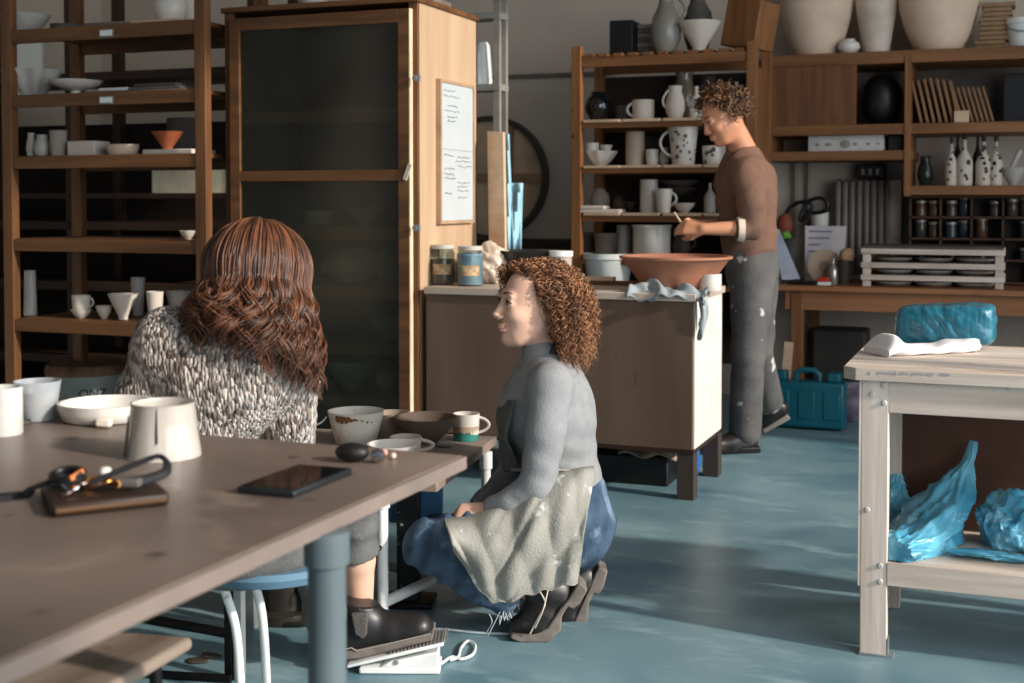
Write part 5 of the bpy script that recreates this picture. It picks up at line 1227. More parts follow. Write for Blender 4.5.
def face_parts(root, L, fr, s, brow, iris):
    f, l, u = fr
    for y in (-1, 1):
        c = L(.0815, .032*y, .0005)
        e = MB().lathe(c-f*.0125*s, [(0, 0), (.006*s, .0011*s), (.0105*s, .0055*s), (.0124*s, .0118*s), (.0105*s, .019*s), (.0066*s, .0222*s)], 16, axis=f)
        e.lathe(c-f*.0125*s, [(.0066*s, .0222*s), (.0062*s, .0231*s), (.0035*s, .0243*s)], 16, mi=1, axis=f)
        e.lathe(c-f*.0125*s, [(.0035*s, .0243*s), (0, .0247*s)], 16, mi=2, axis=f)
        e.build('eye', [M('eye white', (224, 216, 208), .2), M('iris '+iris, (74, 60, 44) if iris == 'brown' else (70, 92, 100), .2), BLK], root)
        lid = MB().tube([L(.094-.010*abs(t)**2, (.032+.0165*t)*y, .0085-.007*abs(t)**2) for t in np.linspace(-1, 1, 9)], [.0012*s, .002*s, .0024*s, .0026*s, .0026*s, .0026*s, .0024*s, .002*s, .0012*s], 6)
        lid.build('eyelashes', M('dark lash', (42, 28, 22), .8), root)
        b = MB().tube([L(.0985-.017*((t+1)/2)**2, (.014+.040*(t+1)/2)*y, .0265+.006*math.sin(math.pi*(t+1)/2*.85)) for t in np.linspace(-1, 1, 9)], [.0012*s, .002*s, .0024*s, .0025*s, .0024*s, .0022*s, .0018*s, .0014*s, .0008*s], 6)
        b.build('eyebrow', brow, root)
    LIP = M('lips', (188, 122, 108), .45)
    for (z, r_, w_) in ((-.0668, .0042, .024), (-.0768, .005, .021)):
        MB().tube([L(.1005-.017*abs(t)**2.2, w_*t, z+(.0012*(1-abs(t)) if z > -.07 else -.0010*(1-abs(t)))+(.0005 if z > -.07 else .0085)*abs(t)**2) for t in np.linspace(-1, 1, 11)],
                  [r_*s*(.25+.75*math.sqrt(max(0, 1-abs(t)**2))) for t in np.linspace(-1, 1, 11)], 8).build('lip', LIP, root)
def hand_prims(B, wrist, d, n, side, curl=.5, spread=.1, s=1., thumb=.6, grip=None):
    """wrist point, d towards the fingers, n out of the back of the hand, side: +1 thumb along n x d"""
    d = V(d).normalized(); n = (V(n)-d*V(n).dot(d)).normalized(); t = n.cross(d)*side; w = V(wrist)
    lens = [(.040, .024, .02), (.045, .028, .022), (.042, .026, .021), (.033, .02, .018)]
    offs = (.030, .010, -.010, -.028); ml = (.088, .090, .085, .078); ends = []
    for i in range(4):
        k0 = w+t*(offs[i]*.55*s)+d*.012*s; k1 = w+(t*offs[i]+d*ml[i])*s-n*.002*s
        B.add(cone(k0, k1, .0145*s, .0115*s), .012)
        dd = (d+t*(offs[i]*spread*8)).normalized(); p = k1; ang = 0
        for j, L_ in enumerate(lens[i]):
            ang += (curl*(.75, 1.0, .7)[j])*(1+.12*(i-1.5)*(.5 if i % 2 else 1))
            q = p+(dd*math.cos(ang)-n*math.sin(ang))*L_*s; r0, r1 = ((.0098, .0088), (.0088, .008), (.008, .0068))[j]
            B.add(cone(p, q, r0*s, r1*s), .003); p = q
        ends.append(p)
    b0 = w+(t*.022+d*.022-n*.008)*s; b1 = w+(t*.045+d*.052-n*.016*thumb*2)*s; b2 = b1+(t*(.5-.5*thumb)+d*.75-n*.7*thumb).normalized()*.032*s; b3 = b2+(d*.8-n*.5*thumb-t*.35*thumb).normalized()*.026*s
    B.add(cone(b0, b1, .016*s, .012*s), .012).add(cone(b1, b2, .0115*s, .0098*s), .004).add(cone(b2, b3, .0098*s, .0078*s), .003)
    return ends
def folds(P, dirn, f, amp, seed=0):
    d = A3(V(dirn).normalized()); x = P @ d
    w = np.sin(P[:, 0]*9+seed)+np.sin(P[:, 1]*11+seed*2)+np.sin(P[:, 2]*8+1+seed)
    return amp*(np.abs(np.sin(x*f+w*1.1))-.5)+amp*.5*np.sin(x*f*1.7+w*1.9+seed)
def strands(name, base, hr, hf, rad, mats, parent, sides=4, grow=None, seed=0):
    """base (S,k,3) centre lines, curled by a helix of radius hr and hf turns, drawn as thin tubes"""
    S, k, _ = base.shape; rng = np.random.default_rng(seed)
    T = np.gradient(base, axis=1); T /= np.linalg.norm(T, axis=2, keepdims=True)+1e-9
    ref = rng.normal(size=(S, 1, 3)); n1 = np.cross(T, ref); n1 /= np.linalg.norm(n1, axis=2, keepdims=True)+1e-9; n2 = np.cross(T, n1)
    t = np.linspace(0, 1, k)[None, :, None]
    ph = rng.uniform(0, 6.28, (S, 1, 1))+2*np.pi*np.reshape(hf, (-1, 1, 1))*t*rng.choice((-1, 1), (S, 1, 1))
    g = np.ones((1, k, 1)) if grow is None else grow(t)
    P = base+np.reshape(hr, (-1, 1, 1))*g*(np.cos(ph)*n1+np.sin(ph)*n2)
    T = np.gradient(P, axis=1); T /= np.linalg.norm(T, axis=2, keepdims=True)+1e-9
    n1 = np.cross(T, ref); n1 /= np.linalg.norm(n1, axis=2, keepdims=True)+1e-9; n2 = np.cross(T, n1)
    r = (rad*rng.uniform(.7, 1.25, (S, 1, 1)))*np.clip(1.25-t**3*1.1, .15, 1)
    ring = np.stack([P+r*(math.cos(a)*n1+math.sin(a)*n2) for a in np.linspace(0, 2*math.pi, sides, endpoint=False)], 2)   # S,k,sides,3
    idx = np.arange(S*k*sides).reshape(S, k, sides)
    a = idx[:, :-1]; b = idx[:, 1:]
    Q = np.stack([a, np.roll(a, -1, 2), np.roll(b, -1, 2), b], -1).reshape(-1, 4)
    mi = np.repeat(rng.integers(0, len(mats), S), (k-1)*sides)
    return np_mesh(name, ring.reshape(-1, 3), Q, list(mats), parent, mi=mi)
def hairmat(name, c): return M(name, c, .42, var=.18, scale=30, spec=.5, bump=0)
SKIN = M('skin', (226, 180, 156), .5, var=.04, scale=14, sss=.12, bump=.04, bscale=120, wear=((212, 152, 130), 20, .62, .8))
SKINM = M('tanned skin', (196, 138, 106), .5, var=.05, scale=14, sss=.1)
DENIM = M('blue denim', (76, 100, 124), .85, col2=(42, 62, 84), scale=12, bump=.25, bscale=160, wear=((146, 170, 192), 5, .55, .74))
GDENIM = M('grey denim', (108, 108, 106), .85, col2=(82, 82, 82), scale=12, bump=.25, bscale=160, wear=((150, 150, 146), 6, .6, .74))
BOOTM = M('black leather boot', (34, 32, 32), .38, var=.2, scale=14, wear=((86, 80, 76), 9, .62, .75))
SOLEM = M('boot sole', (112, 104, 98), .8, var=.15, scale=30)
def sole_prism(name, side, width, root, m, lay=(0, 0, 0)):
    w = V(lay); poly = [V(p)-w*width/2 for p in side]; return MB().prism(poly, w*width).build(name, m, root, bevel=.006, bseg=2)

# ================================================================== crouching person
def J(px, py, d): return PD(px, py, d)
c = J(533, 303, 3.72)
hf = (-CR*.93-CF*.34+UP*.04).normalized(); hu = (UP+CR*.06).normalized()
shn, shf = J(551, 384, 3.60), J(538, 380, 3.92); nb = J(550, 356, 3.76)
eln, wrn = J(537, 486, 3.54), J(488, 511, 3.58)
elf, wrf = J(512, 478, 3.94), J(476, 510, 3.84)
chest, waist, hip = J(547, 415, 3.76), J(556, 470, 3.76), J(567, 520, 3.76)
hn, hfar = J(572, 528, 3.66), J(570, 526, 3.86)
kn, kf = J(428, 545, 3.60), J(436, 540, 3.92)
an, af = J(545, 594, 3.64), J(566, 590, 3.84)
B = Body()
B.add(chain([chest, waist, hip], [.105, .095, .12]), .03)
Lh, fr = head_prims(B, c, hf, hu, nb, 1.0)
B.add(chain([shn, eln, wrn], [.045, .036, .024]), .03).add(chain([shf, elf, wrf], [.045, .036, .024]), .03)
B.add(chain([shn-UP*.01, nb-UP*.04, shf-UP*.01], [.04, .045, .04]), .03)
B.add(chain([hn, kn], [.08, .052]), .04).add(chain([hfar, kf], [.08, .052]), .04)
B.add(chain([kn, an], [.05, .034]), .02).add(chain([kf, af], [.05, .034]), .02)
B.add(chain([an, an-UP*.04+CR*-.02], [.034, .03]), .02)
hand_prims(B, wrn, (-CR*.9-UP*.12+CF*.12), (UP*.75-CF*.6), 1, curl=.95, thumb=.7, s=.95)
hand_prims(B, wrf, (-CR*.85-UP*.2-CF*.3), (UP*.8+CF*.5), -1, curl=.8, thumb=.6, s=.95)
allp = [c+UP*.12, c-CR*.14, shn, shf, eln, wrn, elf, wrf, hip, hn, hfar, kn, kf, an, af, wrn-CR*.16]
root = sdf_obj('person', B, allp, .13, .0055, SKIN, None, loc=V((hip.x, hip.y, 0)))
tag(root, 'crouching person in grey turtleneck, canvas apron, jeans and black boots, looking left', 'person')
face_parts(root, Lh, fr, 1.0, M('brown brow', (96, 58, 40), .8), 'brown')
# sweater
S = Body()
S.add(ell(chest+UP*.02, (.165, .135, .17), [CF[:], CR[:], UP[:]]), .04).add(chain([chest-UP*.02, waist+CR*.01, waist-UP*.07+CR*.015], [.128, .118, .135]), .06)
S.add(chain([shn-UP*.01, nb-UP*.03, shf-UP*.01], [.058, .062, .058]), .05)
S.add(cutf(chain([shn, J(546, 432, 3.55), eln, J(512, 502, 3.555), wrn], [.062, .056, .05, .042, .034]), wrn, wrn-eln), .018)
S.add(cutf(chain([shf, elf, wrf], [.06, .05, .035]), wrf, wrf-elf), .018)
S.add(chain([nb-UP*.06, nb+UP*.005, J(541, 348, 3.74)], [.068, .058, .055]), .03)
def S2(P): return S(P)+folds(P, UP+CR*.8, 52, .0034, 1.2)*np.clip(1.2-np.abs(P[:, 2]-eln.z)*6, .12, 1)
sw = sdf_obj('sweater', S2, [shn, shf, eln, wrn, elf, wrf, waist-UP*.1, nb+UP*.03], .15, .007, M('grey fine knit', (138, 140, 142), .9, var=.05, scale=30, bump=.3, bscale=220), root)
Co = Body().add(chain([nb-UP*.035+CR*.008, J(541, 345, 3.735)+CR*.014], [.078, .069]), .02).cut(J(541, 347, 3.735), J(541, 338, 3.735)-nb-CR*.02)
sdf_obj('turtleneck_collar', Co, [nb, J(541, 340, 3.735)], .13, .006, M('shaded rib knit', (62, 66, 70), .95, var=.06, scale=40, bump=.3, bscale=120), root)  # shade on the collar is put into this darker colour
# jeans
Jn = Body()
Jn.add(ell(hip+CR*.0-UP*.0, (.18, .118, .14), [CF[:], CR[:], UP[:]]), .03).add(chain([hip, waist-UP*.03], [.14, .125]), .05)
Jn.add(chain([hn, J(500, 535, 3.60), kn], [.115, .092, .072]), .03).add(chain([hfar, J(500, 532, 3.92), kf], [.115, .092, .072]), .03)
Jn.add(cutf(chain([kn, J(478, 578, 3.62), J(526, 604, 3.64)], [.07, .066, .06]), J(516, 599, 3.64), J(526, 604, 3.64)-J(478, 578, 3.62)), .02).add(cutf(chain([kf, J(500, 566, 3.9), J(556, 592, 3.86)], [.07, .066, .056]), J(546, 588, 3.86), J(556, 592, 3.86)-J(500, 566, 3.9)), .02)
Jn2 = lambda P: Jn(P)+folds(P, CR-UP*.3, 48, .006, .4)
sdf_obj('jeans', Jn2, [hip+CR*.1, hn, hfar, kn, kf, an, af, waist], .16, .0075, DENIM, root)
fr_ = MB()
for i in range(22):
    q = J(500+i*1.0, 617-i*1.1+random.uniform(-1.5, 1.5), 3.565+.003*i)
    fr_.tube([q, q+V((random.uniform(-.01, .01), random.uniform(-.01, .01), -random.uniform(.012, .03)))], .0011, 4)
fr_.tube(smooth_path([J(489, 614, 3.56), J(492, 622, 3.56), J(487, 632, 3.56)]), .0012, 4).tube(smooth_path([J(500, 612, 3.56), J(494, 624, 3.555), J(488, 636, 3.555)]), .0013, 4)
fr_.build('frayed_hem', M('white thread', (200, 206, 212), .9), root)
# back pocket and belt loops
pk = [[J(px, py, d) for (px, py, d) in row] for row in (((584, 512, 3.57), (594, 512, 3.66), (600, 510, 3.74)), ((586, 530, 3.56), (597, 530, 3.64), (604, 528, 3.73)), ((584, 546, 3.56), (594, 548, 3.64), (602, 546, 3.73)))]
# apron skirt: one cloth over both thighs
cols = [((594, 470), (577, 582)), ((572, 473), (552, 588)), ((546, 482), (528, 594)), ((513, 502), (500, 602)), ((480, 514), (481, 590)), ((446, 520), (455, 550))]
def cr1(arr, t):
    n = len(arr)-1; x = t*n; i = min(int(x), n-1); u = x-i; p = [arr[max(i-1, 0)], arr[i], arr[i+1], arr[min(i+2, n)]]
    return .5*((2*p[1])+(p[2]-p[0])*u+(2*p[0]-5*p[1]+4*p[2]-p[3])*u*u+(3*p[1]-p[0]-3*p[2]+p[3])*u**3)
cp = np.array([[*a, *b] for a, b in cols], float)
G = []
NU, NV = 64, 56
for i in range(NU+1):
    s = i/NU; x0, y0, x1, y1 = [cr1(cp[:, k], s) for k in range(4)]
    ctr = [(0, y1, 3.475), (.16, y0*.25+y1*.75, 3.465), (.33, y0*.6+y1*.4, 3.475), (.45, y0+3, 3.53), (.55, y0-3, 3.64), (.62, y0-3, 3.76), (.72, y0-1, 3.88), (.82, y0+8, 3.99), (1., y0*.4+y1*.6, 4.03)]
    xs = [x1, x1*.75+x0*.25, x1*.4+x0*.6, x0, x0, x0, x0, x0, x0*.5+x1*.5]
    row = []
    for j in range(NV+1):
        t = j/NV; tt = [q[0] for q in ctr]; k = max(0, min(len(tt)-2, int(np.searchsorted(tt, t)-1))); u = (k+(t-tt[k])/(tt[k+1]-tt[k]))/(len(tt)-1)
        px = cr1(np.array(xs), u); py = cr1(np.array([q[1] for q in ctr]), u); d = cr1(np.array([q[2] for q in ctr]), u)
        fo = .010*math.sin(9*s+7*t+2*math.sin(5*s))+.008*abs(math.sin(14*s-9*t+1.5))+.006*math.sin(26*s*(1-.4*t)+11*t)-.013*max(0, math.sin(15*s+22*t+1.2*math.sin(11*s)))**5*math.exp(-((s-.42)/.3)**2)
        if s < .1: d += .03*(.1-s)/.1
        row.append(J(px, py+1.5*math.sin(40*s)*(t < .06), d-fo*(1.1 if t < .5 else .4)))
    G.append(row)
APR = M('grey canvas apron', (150, 148, 140), .9, var=.09, scale=9, bump=.3, bscale=160, spots=((196, 198, 196), 26, .66, .72), wear=((112, 112, 106), 5, .57, .7))
ap = MB().grid(G).build('apron', APR, root, ang=180, solid=.005)
hem = MB().tube([G[i][0] for i in range(NU+1)], .004, 6).tube([G[NU][j] for j in range(NV+1)], .004, 6)
hem.build('hem', APR, ap)
# apron bib on the chest and waist tie
Gb = []
for i in range(25):
    s = i/24; py = 400+72*s; row = []
    for j in range(21):
        t = j/20; a = (t-.5)*2
        xf = np.interp(py, [385, 410, 440, 472], [513, 503, 502, 510]); dd = 3.76+a*.135
        row.append(J(xf-4+11*abs(a)**2.4, py, dd)-CR*.006*math.sin(s*9+a*3))
    Gb.append(row)
MB().grid(Gb).build('apron_bib', M('shaded apron bib', (84, 88, 86), .9, bump=.3, bscale=160), root, ang=180, solid=.005)  # bib colour is darker than the skirt to paint its shade
tie = [J(512, 470, 3.63), J(535, 470, 3.605), J(560, 470, 3.60), J(582, 471, 3.64), J(594, 470, 3.76), J(586, 468, 3.89), J(560, 466, 3.93)]
MB().tube(smooth_path(tie), .012, 8, flat=.35).build('apron_tie', APR, root)
# boots: heel lifted, weight on the toes
def crouch_boot(pts, dd, nm):
    heel_t, ank, ball, toe, heel_b = [J(x, y, dd) for x, y in pts]
    b = Body().add(chain([ank, heel_t], [.046, .04]), .03).add(chain([ank, heel_b], [.042, .036]), .02).add(chain([heel_b, ball], [.036, .038]), .03).add(chain([ank, ball], [.042, .04]), .03).add(chain([ball, toe], [.042, .034]), .03)
    b2 = lambda P: b(P)+folds(P, ank-ball, 70, .002, .7)
    o = sdf_obj('boot', b2, [heel_t, ank, ball, toe, heel_b], .08, .006, BOOTM, root)
    return o
b1 = crouch_boot([(530, 584), (548, 588), (538, 617), (520, 627), (560, 592)], 3.62, 'a')
sd = CF
def sole_poly(pts, dd): return [J(x, y, dd) for x, y in pts]
so1 = MB().prism(sole_poly([(579, 582), (588, 590), (580, 604), (573, 610), (568, 607), (562, 617), (561, 631), (548, 643), (520, 643), (510, 639), (511, 635), (534, 635), (548, 628), (560, 609), (568, 600), (575, 588)], 3.575), CF*.09).build('sole', SOLEM, b1, bevel=.005)
MB().tube(smooth_path([J(540, 592, 3.56), J(545, 604, 3.55), J(536, 622, 3.555), J(530, 634, 3.56)]), .0022, 6).tube(smooth_path([J(548, 590, 3.56), J(543, 610, 3.545), J(535, 628, 3.555)]), .002, 6).build('laces', M('pale lace', (206, 196, 180), .9), b1)
b2_ = crouch_boot([(560, 580), (576, 580), (566, 608), (552, 624), (586, 577)], 3.80, 'b')
MB().prism(sole_poly([(599, 567), (608, 571), (604, 587), (599, 595), (594, 593), (589, 604), (588, 624), (578, 635), (556, 637), (546, 634), (550, 631), (572, 628), (580, 608), (588, 591), (595, 574)], 3.755), CF*.09).build('sole', SOLEM, b2_, bevel=.005)
# hair: cap under hundreds of tight curls
HR = [hairmat('copper hair', (132, 86, 56)), hairmat('brown hair', (86, 54, 36)), hairmat('light copper hair', (168, 120, 82))]
f_, l_, u_ = fr
cap = Body().add(ell(Lh(-.04, 0, .03), (.09, .088, .096), np.array([f_[:], l_[:], u_[:]])), .02).add(ell(Lh(-.08, 0, -.05), (.06, .085, .09), np.array([f_[:], l_[:], u_[:]])), .05)
hair = sdf_obj('hair', cap, [c], .25, .008, hairmat('dark hair', (52, 30, 20)), root)
def scalp(N, rng, cond):
    out = []
    while len(out) < N:
        v = rng.normal(size=3); v /= np.linalg.norm(v)
        if cond(v): out.append(v)
    return np.array(out)
rng = np.random.default_rng(3)
dv = scalp(2600, rng, lambda v: not (v[0] > .42 and v[2] < .66) and v[2] > -.75 and not (v[0] > .16 and v[2] < .25) and not (v[0] > -.05 and v[2] < -.25))
Rm = np.array([f_[:], l_[:], u_[:]])
s0_ = A3(Lh(-.02, 0, .02)); rt = s0_+(dv*np.array([.094, .085, .098])) @ Rm
out = dv.copy(); out[:, 0] = out[:, 0]*.9-.28; out[:, 2] = out[:, 2]*.55+.05; outw = out @ Rm
k = 30; t = np.linspace(0, 1, k)[None, :, None]
front = np.clip(dv[:, 0], 0, 1)
Lf = (rng.uniform(.05, .165, len(dv))*np.clip(1-front*1.15, .14, 1))[:, None, None]
ext = (rng.uniform(.022, .064, len(dv))*(1-.35*front))[:, None, None]
near = np.clip(dv[:, 0]+.25, 0, .5)*2*(dv[:, 1] > .2)*(dv[:, 2] < .75); ext = ext*(1-.6*near)[:, None, None]
far = np.clip(dv[:, 0]+.1, 0, .4)*2.5*(dv[:, 1] < -.25)
bp = rt[:, None, :]+A3(f_)*(far*.06)[:, None, None]*t+outw[:, None, :]*ext*(1-np.exp(-3.2*t))*1.15+np.array([0, 0, -1.])*Lf*t**1.5+A3(CR)*(.008*t**2*(1-front)[:, None, None])
strands('curls', bp, rng.uniform(.005, .009, len(dv)), Lf[:, 0, 0]*30+2, .0014, HR, hair, sides=4, seed=4)

# ================================================================== seated person
c = J(260, 282, 2.90)
hf = (CR*.35+CF*.9-UP*.22).normalized(); hu = (UP+CF*.2).normalized()
nb = J(246, 338, 2.86)
shl, shr = J(170, 342, 2.83), J(292, 372, 2.93)
ell_, wrl = J(146, 438, 2.92), J(196, 455, 3.2)
elr, wrr = J(291, 472, 2.98), J(322, 470, 3.24)
chest, waist, hip = J(224, 385, 2.86), J(196, 462, 2.85), J(240, 530, 2.88)
hl, hr_ = J(205, 535, 2.84), J(272, 532, 2.90)
kl, kr = J(306, 490, 3.25), J(352, 478, 3.36)
al, ar = J(325, 618, 3.32), J(360, 602, 3.46)
B = Body().add(chain([nb-UP*.1, chest, waist, hip], [.08, .11, .1, .12]), .03)
Lh, fr = head_prims(B, c, hf, hu, nb, 1.0)
B.add(chain([shl, nb-UP*.04, shr], [.045, .05, .045]), .04)
B.add(chain([shl, ell_, wrl], [.045, .036, .024]), .03).add(chain([shr, elr, wrr], [.045, .036, .024]), .03)
B.add(chain([hl, kl, al], [.08, .052, .036]), .04).add(chain([hr_, kr, J(358, 560, 3.43), ar], [.08, .054, .046, .036]), .04)
hand_prims(B, wrl, (CR*.5+CF*.8-UP*.1), UP, -1, curl=.5, s=.95); hand_prims(B, wrr, (CF*.9-UP*.1), UP, 1, curl=.5, s=.95)
root = sdf_obj('person', B, [c+UP*.12, c+CF*.12, shl, shr, ell_, wrl+CF*.2, elr, wrr+CF*.2, hip, kl, kr, al, ar], .13, .007, SKIN, None, loc=V((hip.x, hip.y, 0)))
tag(root, 'person seated with their back turned, in a flecked knitted sweater, boot on a pedal', 'person')
face_parts(root, Lh, fr, 1.0, M('brown brow', (96, 58, 40), .8), 'brown')
S = Body().add(chain([chest-CR*.055+UP*.03, chest+CR*.055+UP*.02], [.118, .11]), .05).add(chain([chest-CR*.01, waist-CR*.01, waist-UP*.05+CR*.04], [.13, .112, .135]), .04)
S.add(chain([shl, nb-UP*.045, shr], [.068, .078, .066]), .07)
S.add(chain([shl, J(148, 392, 2.85), ell_, J(170, 452, 3.06), wrl], [.072, .068, .058, .05, .042]), .04)
S.add(chain([shr, J(290, 420, 2.93), elr, J(302, 470, 3.12), wrr], [.064, .06, .058, .05, .042]), .01)
KN = bpy.data.materials.new('flecked wool knit'); KN.use_nodes = True; MATS['knit'] = KN
nt = KN.node_tree; N = nt.nodes; Lk = nt.links; bs = N['Principled BSDF']; bs.inputs['Roughness'].default_value = .95; bs.inputs['Specular IOR Level'].default_value = .1
bs.inputs['Sheen Weight'].default_value = .3
tc = N.new('ShaderNodeTexCoord'); mp = N.new('ShaderNodeMapping'); mp.inputs['Scale'].default_value = (1, 1, .42); mp.inputs['Rotation'].default_value = (0, .35, 0)
Lk.new(tc.outputs['Object'], mp.inputs[0])
vo = N.new('ShaderNodeTexVoronoi'); vo.inputs['Scale'].default_value = 150; Lk.new(mp.outputs[0], vo.inputs['Vector'])
rp = N.new('ShaderNodeValToRGB'); rp.color_ramp.interpolation = 'LINEAR'
els = rp.color_ramp.elements; els[0].position = .0; els[0].color = (*lin((70, 58, 52)), 1); els[1].position = .3; els[1].color = (*lin((120, 108, 100)), 1)
e = els.new(.55); e.color = (*lin((176, 164, 155)), 1); e = els.new(.8); e.color = (*lin((208, 197, 188)), 1); e = els.new(.97); e.color = (*lin((84, 72, 66)), 1)
sx = N.new('ShaderNodeSeparateColor'); Lk.new(vo.outputs['Color'], sx.inputs[0]); Lk.new(sx.outputs[0], rp.inputs[0]); Lk.new(rp.outputs[0], bs.inputs['Base Color'])
bp_ = N.new('ShaderNodeBump'); bp_.inputs['Strength'].default_value = 1.; bp_.inputs['Distance'].default_value = .012; bp_.invert = True
Lk.new(vo.outputs['Distance'], bp_.inputs['Height']); Lk.new(bp_.outputs[0], bs.inputs['Normal'])
S2 = lambda P: S(P)+folds(P, UP+CR*.3, 34, .005, 2.)+.0022*np.sin(P[:, 0]*210)*np.sin(P[:, 2]*240+P[:, 1]*200)
sw = sdf_obj('sweater', S2, [shl, shr, ell_, wrl, elr, wrr, waist-UP*.15, nb], .16, .0075, KN, root)
Jn = Body().add(ell(hip+UP*.0, (.15, .19, .13), [CF[:], CR[:], UP[:]]), .03).add(chain([hl, kl], [.1, .07]), .04).add(chain([hr_, kr], [.1, .072]), .04)
Jn.add(chain([kl, al], [.068, .055]), .03).add(cutf(chain([kr, J(356, 525, 3.40), J(360, 590, 3.44)], [.068, .06, .052]), J(361, 558, 3.43), V((.0, 0, -1))+CR*.35), .02)
sdf_obj('jeans', lambda P: Jn(P)+folds(P, UP, 40, .004, 1.), [hip, hl, hr_, kl, kr, al, ar, hip+UP*.1, hip-CR*.1], .16, .0075, GDENIM, root)
tb = MB(); hemc = J(361, 557, 3.43)
hp_ = [hemc+CR*(.0565*math.cos(t)-.002)+CF*(.0565*math.sin(t))+UP*(.35*.0565*math.cos(t)+.004) for t in np.linspace(0, 2*math.pi, 33)[:-1]]
tb.tube(hp_, .003, 6, closed=True).build('hem_stitching', M('dark stitch', (44, 44, 46), .8), root)
# boot on the pedal
bt = Body()
def bo(u, v, z): q = pc+CR*u+e2*v; q.z = z; return q
def slz(u): return .028+.235*(u+.135)
bt.add(chain([bo(-.106, .01, .24), bo(-.112, .01, .12)], [.05, .05]), .02).add(chain([bo(-.112, .01, .12), bo(-.145, .01, .075)], [.05, .042]), .02)
bt.add(chain([bo(-.1, .01, .125), bo(-.03, .008, .108), bo(.04, .005, .105)], [.046, .038, .034]), .03).add(chain([bo(-.145, .01, .075), bo(-.02, .01, .09), bo(.052, .005, .108)], [.042, .04, .036]), .03)
bt.cut(bo(-.106, .01, .176), UP+CR*.15).cut(bo(0, 0, slz(0)+.014), -UP+CR*.235)
boot = sdf_obj('boot', bt, [bo(-.2, 0, .1), bo(.1, 0, .1), bo(-.13, 0, .2), bo(-.1, .05, .1), bo(-.1, -.05, .1)], .09, .0055, BOOTM, root)
MB().prism([bo(-.19, -.042, slz(-.19)+.014), bo(-.1, -.042, slz(-.1)+.002), bo(.09, -.042, slz(.09)+.006), bo(.094, -.042, slz(.09)+.028), bo(.03, -.042, slz(.03)+.026), bo(-.1, -.042, slz(-.1)+.028), bo(-.19, -.042, slz(-.19)+.04)], e2*.1).build('sole', SOLEM, boot, bevel=.007, bseg=3)
MB().tube([bo(u, -.0425, slz(u)+.027+(.012 if u < -.12 else 0)) for u in np.linspace(-.18, .085, 20)], .002, 6).build('welt_stitching', M('pale welt', (150, 140, 130), .8), boot)
MB().prism([bo(-.124, -.0555, .163), bo(-.080, -.0555, .166), bo(-.082, -.0555, .11), bo(-.092, -.0555, .095), bo(-.114, -.0555, .108)], e2*.02).build('elastic_panel', M('elastic grey', (84, 80, 78), .9, bump=.4, bscale=200), boot, bevel=.004)
# long wavy hair
HS = [hairmat('auburn hair', (84, 50, 33)), hairmat('dark auburn hair', (50, 30, 21)), hairmat('light auburn hair', (114, 72, 47))]
f_, l_, u_ = fr; Rm = np.array([f_[:], l_[:], u_[:]])
cap = Body().add(ell(Lh(-.02, 0, .024), (.098, .088, .100), Rm), .02).add(chain([Lh(-.045, 0, -.03), c-UP*.15-CF*.03], [.085, .085]), .05)
cap.sub(ell(Lh(.11, 0, -.05), (.085, .07, .12), Rm), .01)
hair = sdf_obj('hair', cap, [c, c-UP*.2], .22, .008, hairmat('deep auburn hair', (50, 28, 18)), root)
rng = np.random.default_rng(9); NL = 180; PL = 17; N_ = NL*PL; k = 44; tt = np.linspace(0, 1, k)
az = np.repeat(np.linspace(-2.7, 2.7, NL)[rng.permutation(NL)]+math.pi, PL)+rng.normal(size=N_)*.055
th0 = np.repeat(rng.uniform(.04, .95, NL), PL)+rng.normal(size=N_)*.08
sp = np.repeat(rng.uniform(.30, .5, NL), PL)[:, None]
th = th0[:, None]+(1.8-th0[:, None])*np.clip(tt/sp, 0, 1)
shl_ = np.repeat(rng.uniform(0, .13, NL), PL)+rng.uniform(0, .05, N_)
sh_ = 1+shl_[:, None]*np.clip(tt/sp+.25, 0, 1)
ex_ = np.stack([np.sin(th)*np.cos(az)[:, None]*.112-.012, np.sin(th)*np.sin(az)[:, None]*.104, np.cos(th)*.116+.02], -1)*sh_[:, :, None]
P0 = A3(c)+ex_ @ Rm
end = P0[np.arange(N_), (k*sp[:, 0]).astype(int)]
fall = np.clip((tt-sp)/(1-sp), 0, 1)
side = np.clip(((end-A3(c)) @ A3(CR))/.1, -1, 1)
lenf = np.repeat(rng.uniform(.10, .17, NL), PL)[:, None]+.075*np.clip(side, -.3, 1)[:, None]+rng.uniform(-.012, .012, N_)[:, None]
radial = end-A3(c); radial[:, 2] = 0
P0[:, :, 2] -= lenf*fall; P0[:, :, :2] += (radial[:, None, :2]*(.26*np.sin(fall*1.7))[..., None])
P0 += (A3(-CF)*.035)[None, None]*np.sin(fall*1.5)[..., None]
phl = np.repeat(rng.uniform(0, 6.28, NL), PL); trn = np.repeat(rng.uniform(1.5, 2.4, NL), PL); rl = np.repeat(rng.uniform(.010, .019, NL), PL); sg = np.repeat(rng.choice((-1., 1.), NL), PL)
ang = phl[:, None]+sg[:, None]*trn[:, None]*6.283*fall
amp = rl[:, None]*np.clip(fall*1.8, 0, 1)+.0022*np.sin(tt*9+phl[:, None])
P0 += (np.cos(ang)*amp)[..., None]*A3(CR)+(np.sin(ang)*amp)[..., None]*A3(CF)
strands('locks', P0, np.full(N_, .0012), rng.uniform(1, 2, N_), .0017, HS, hair, sides=4, seed=5)

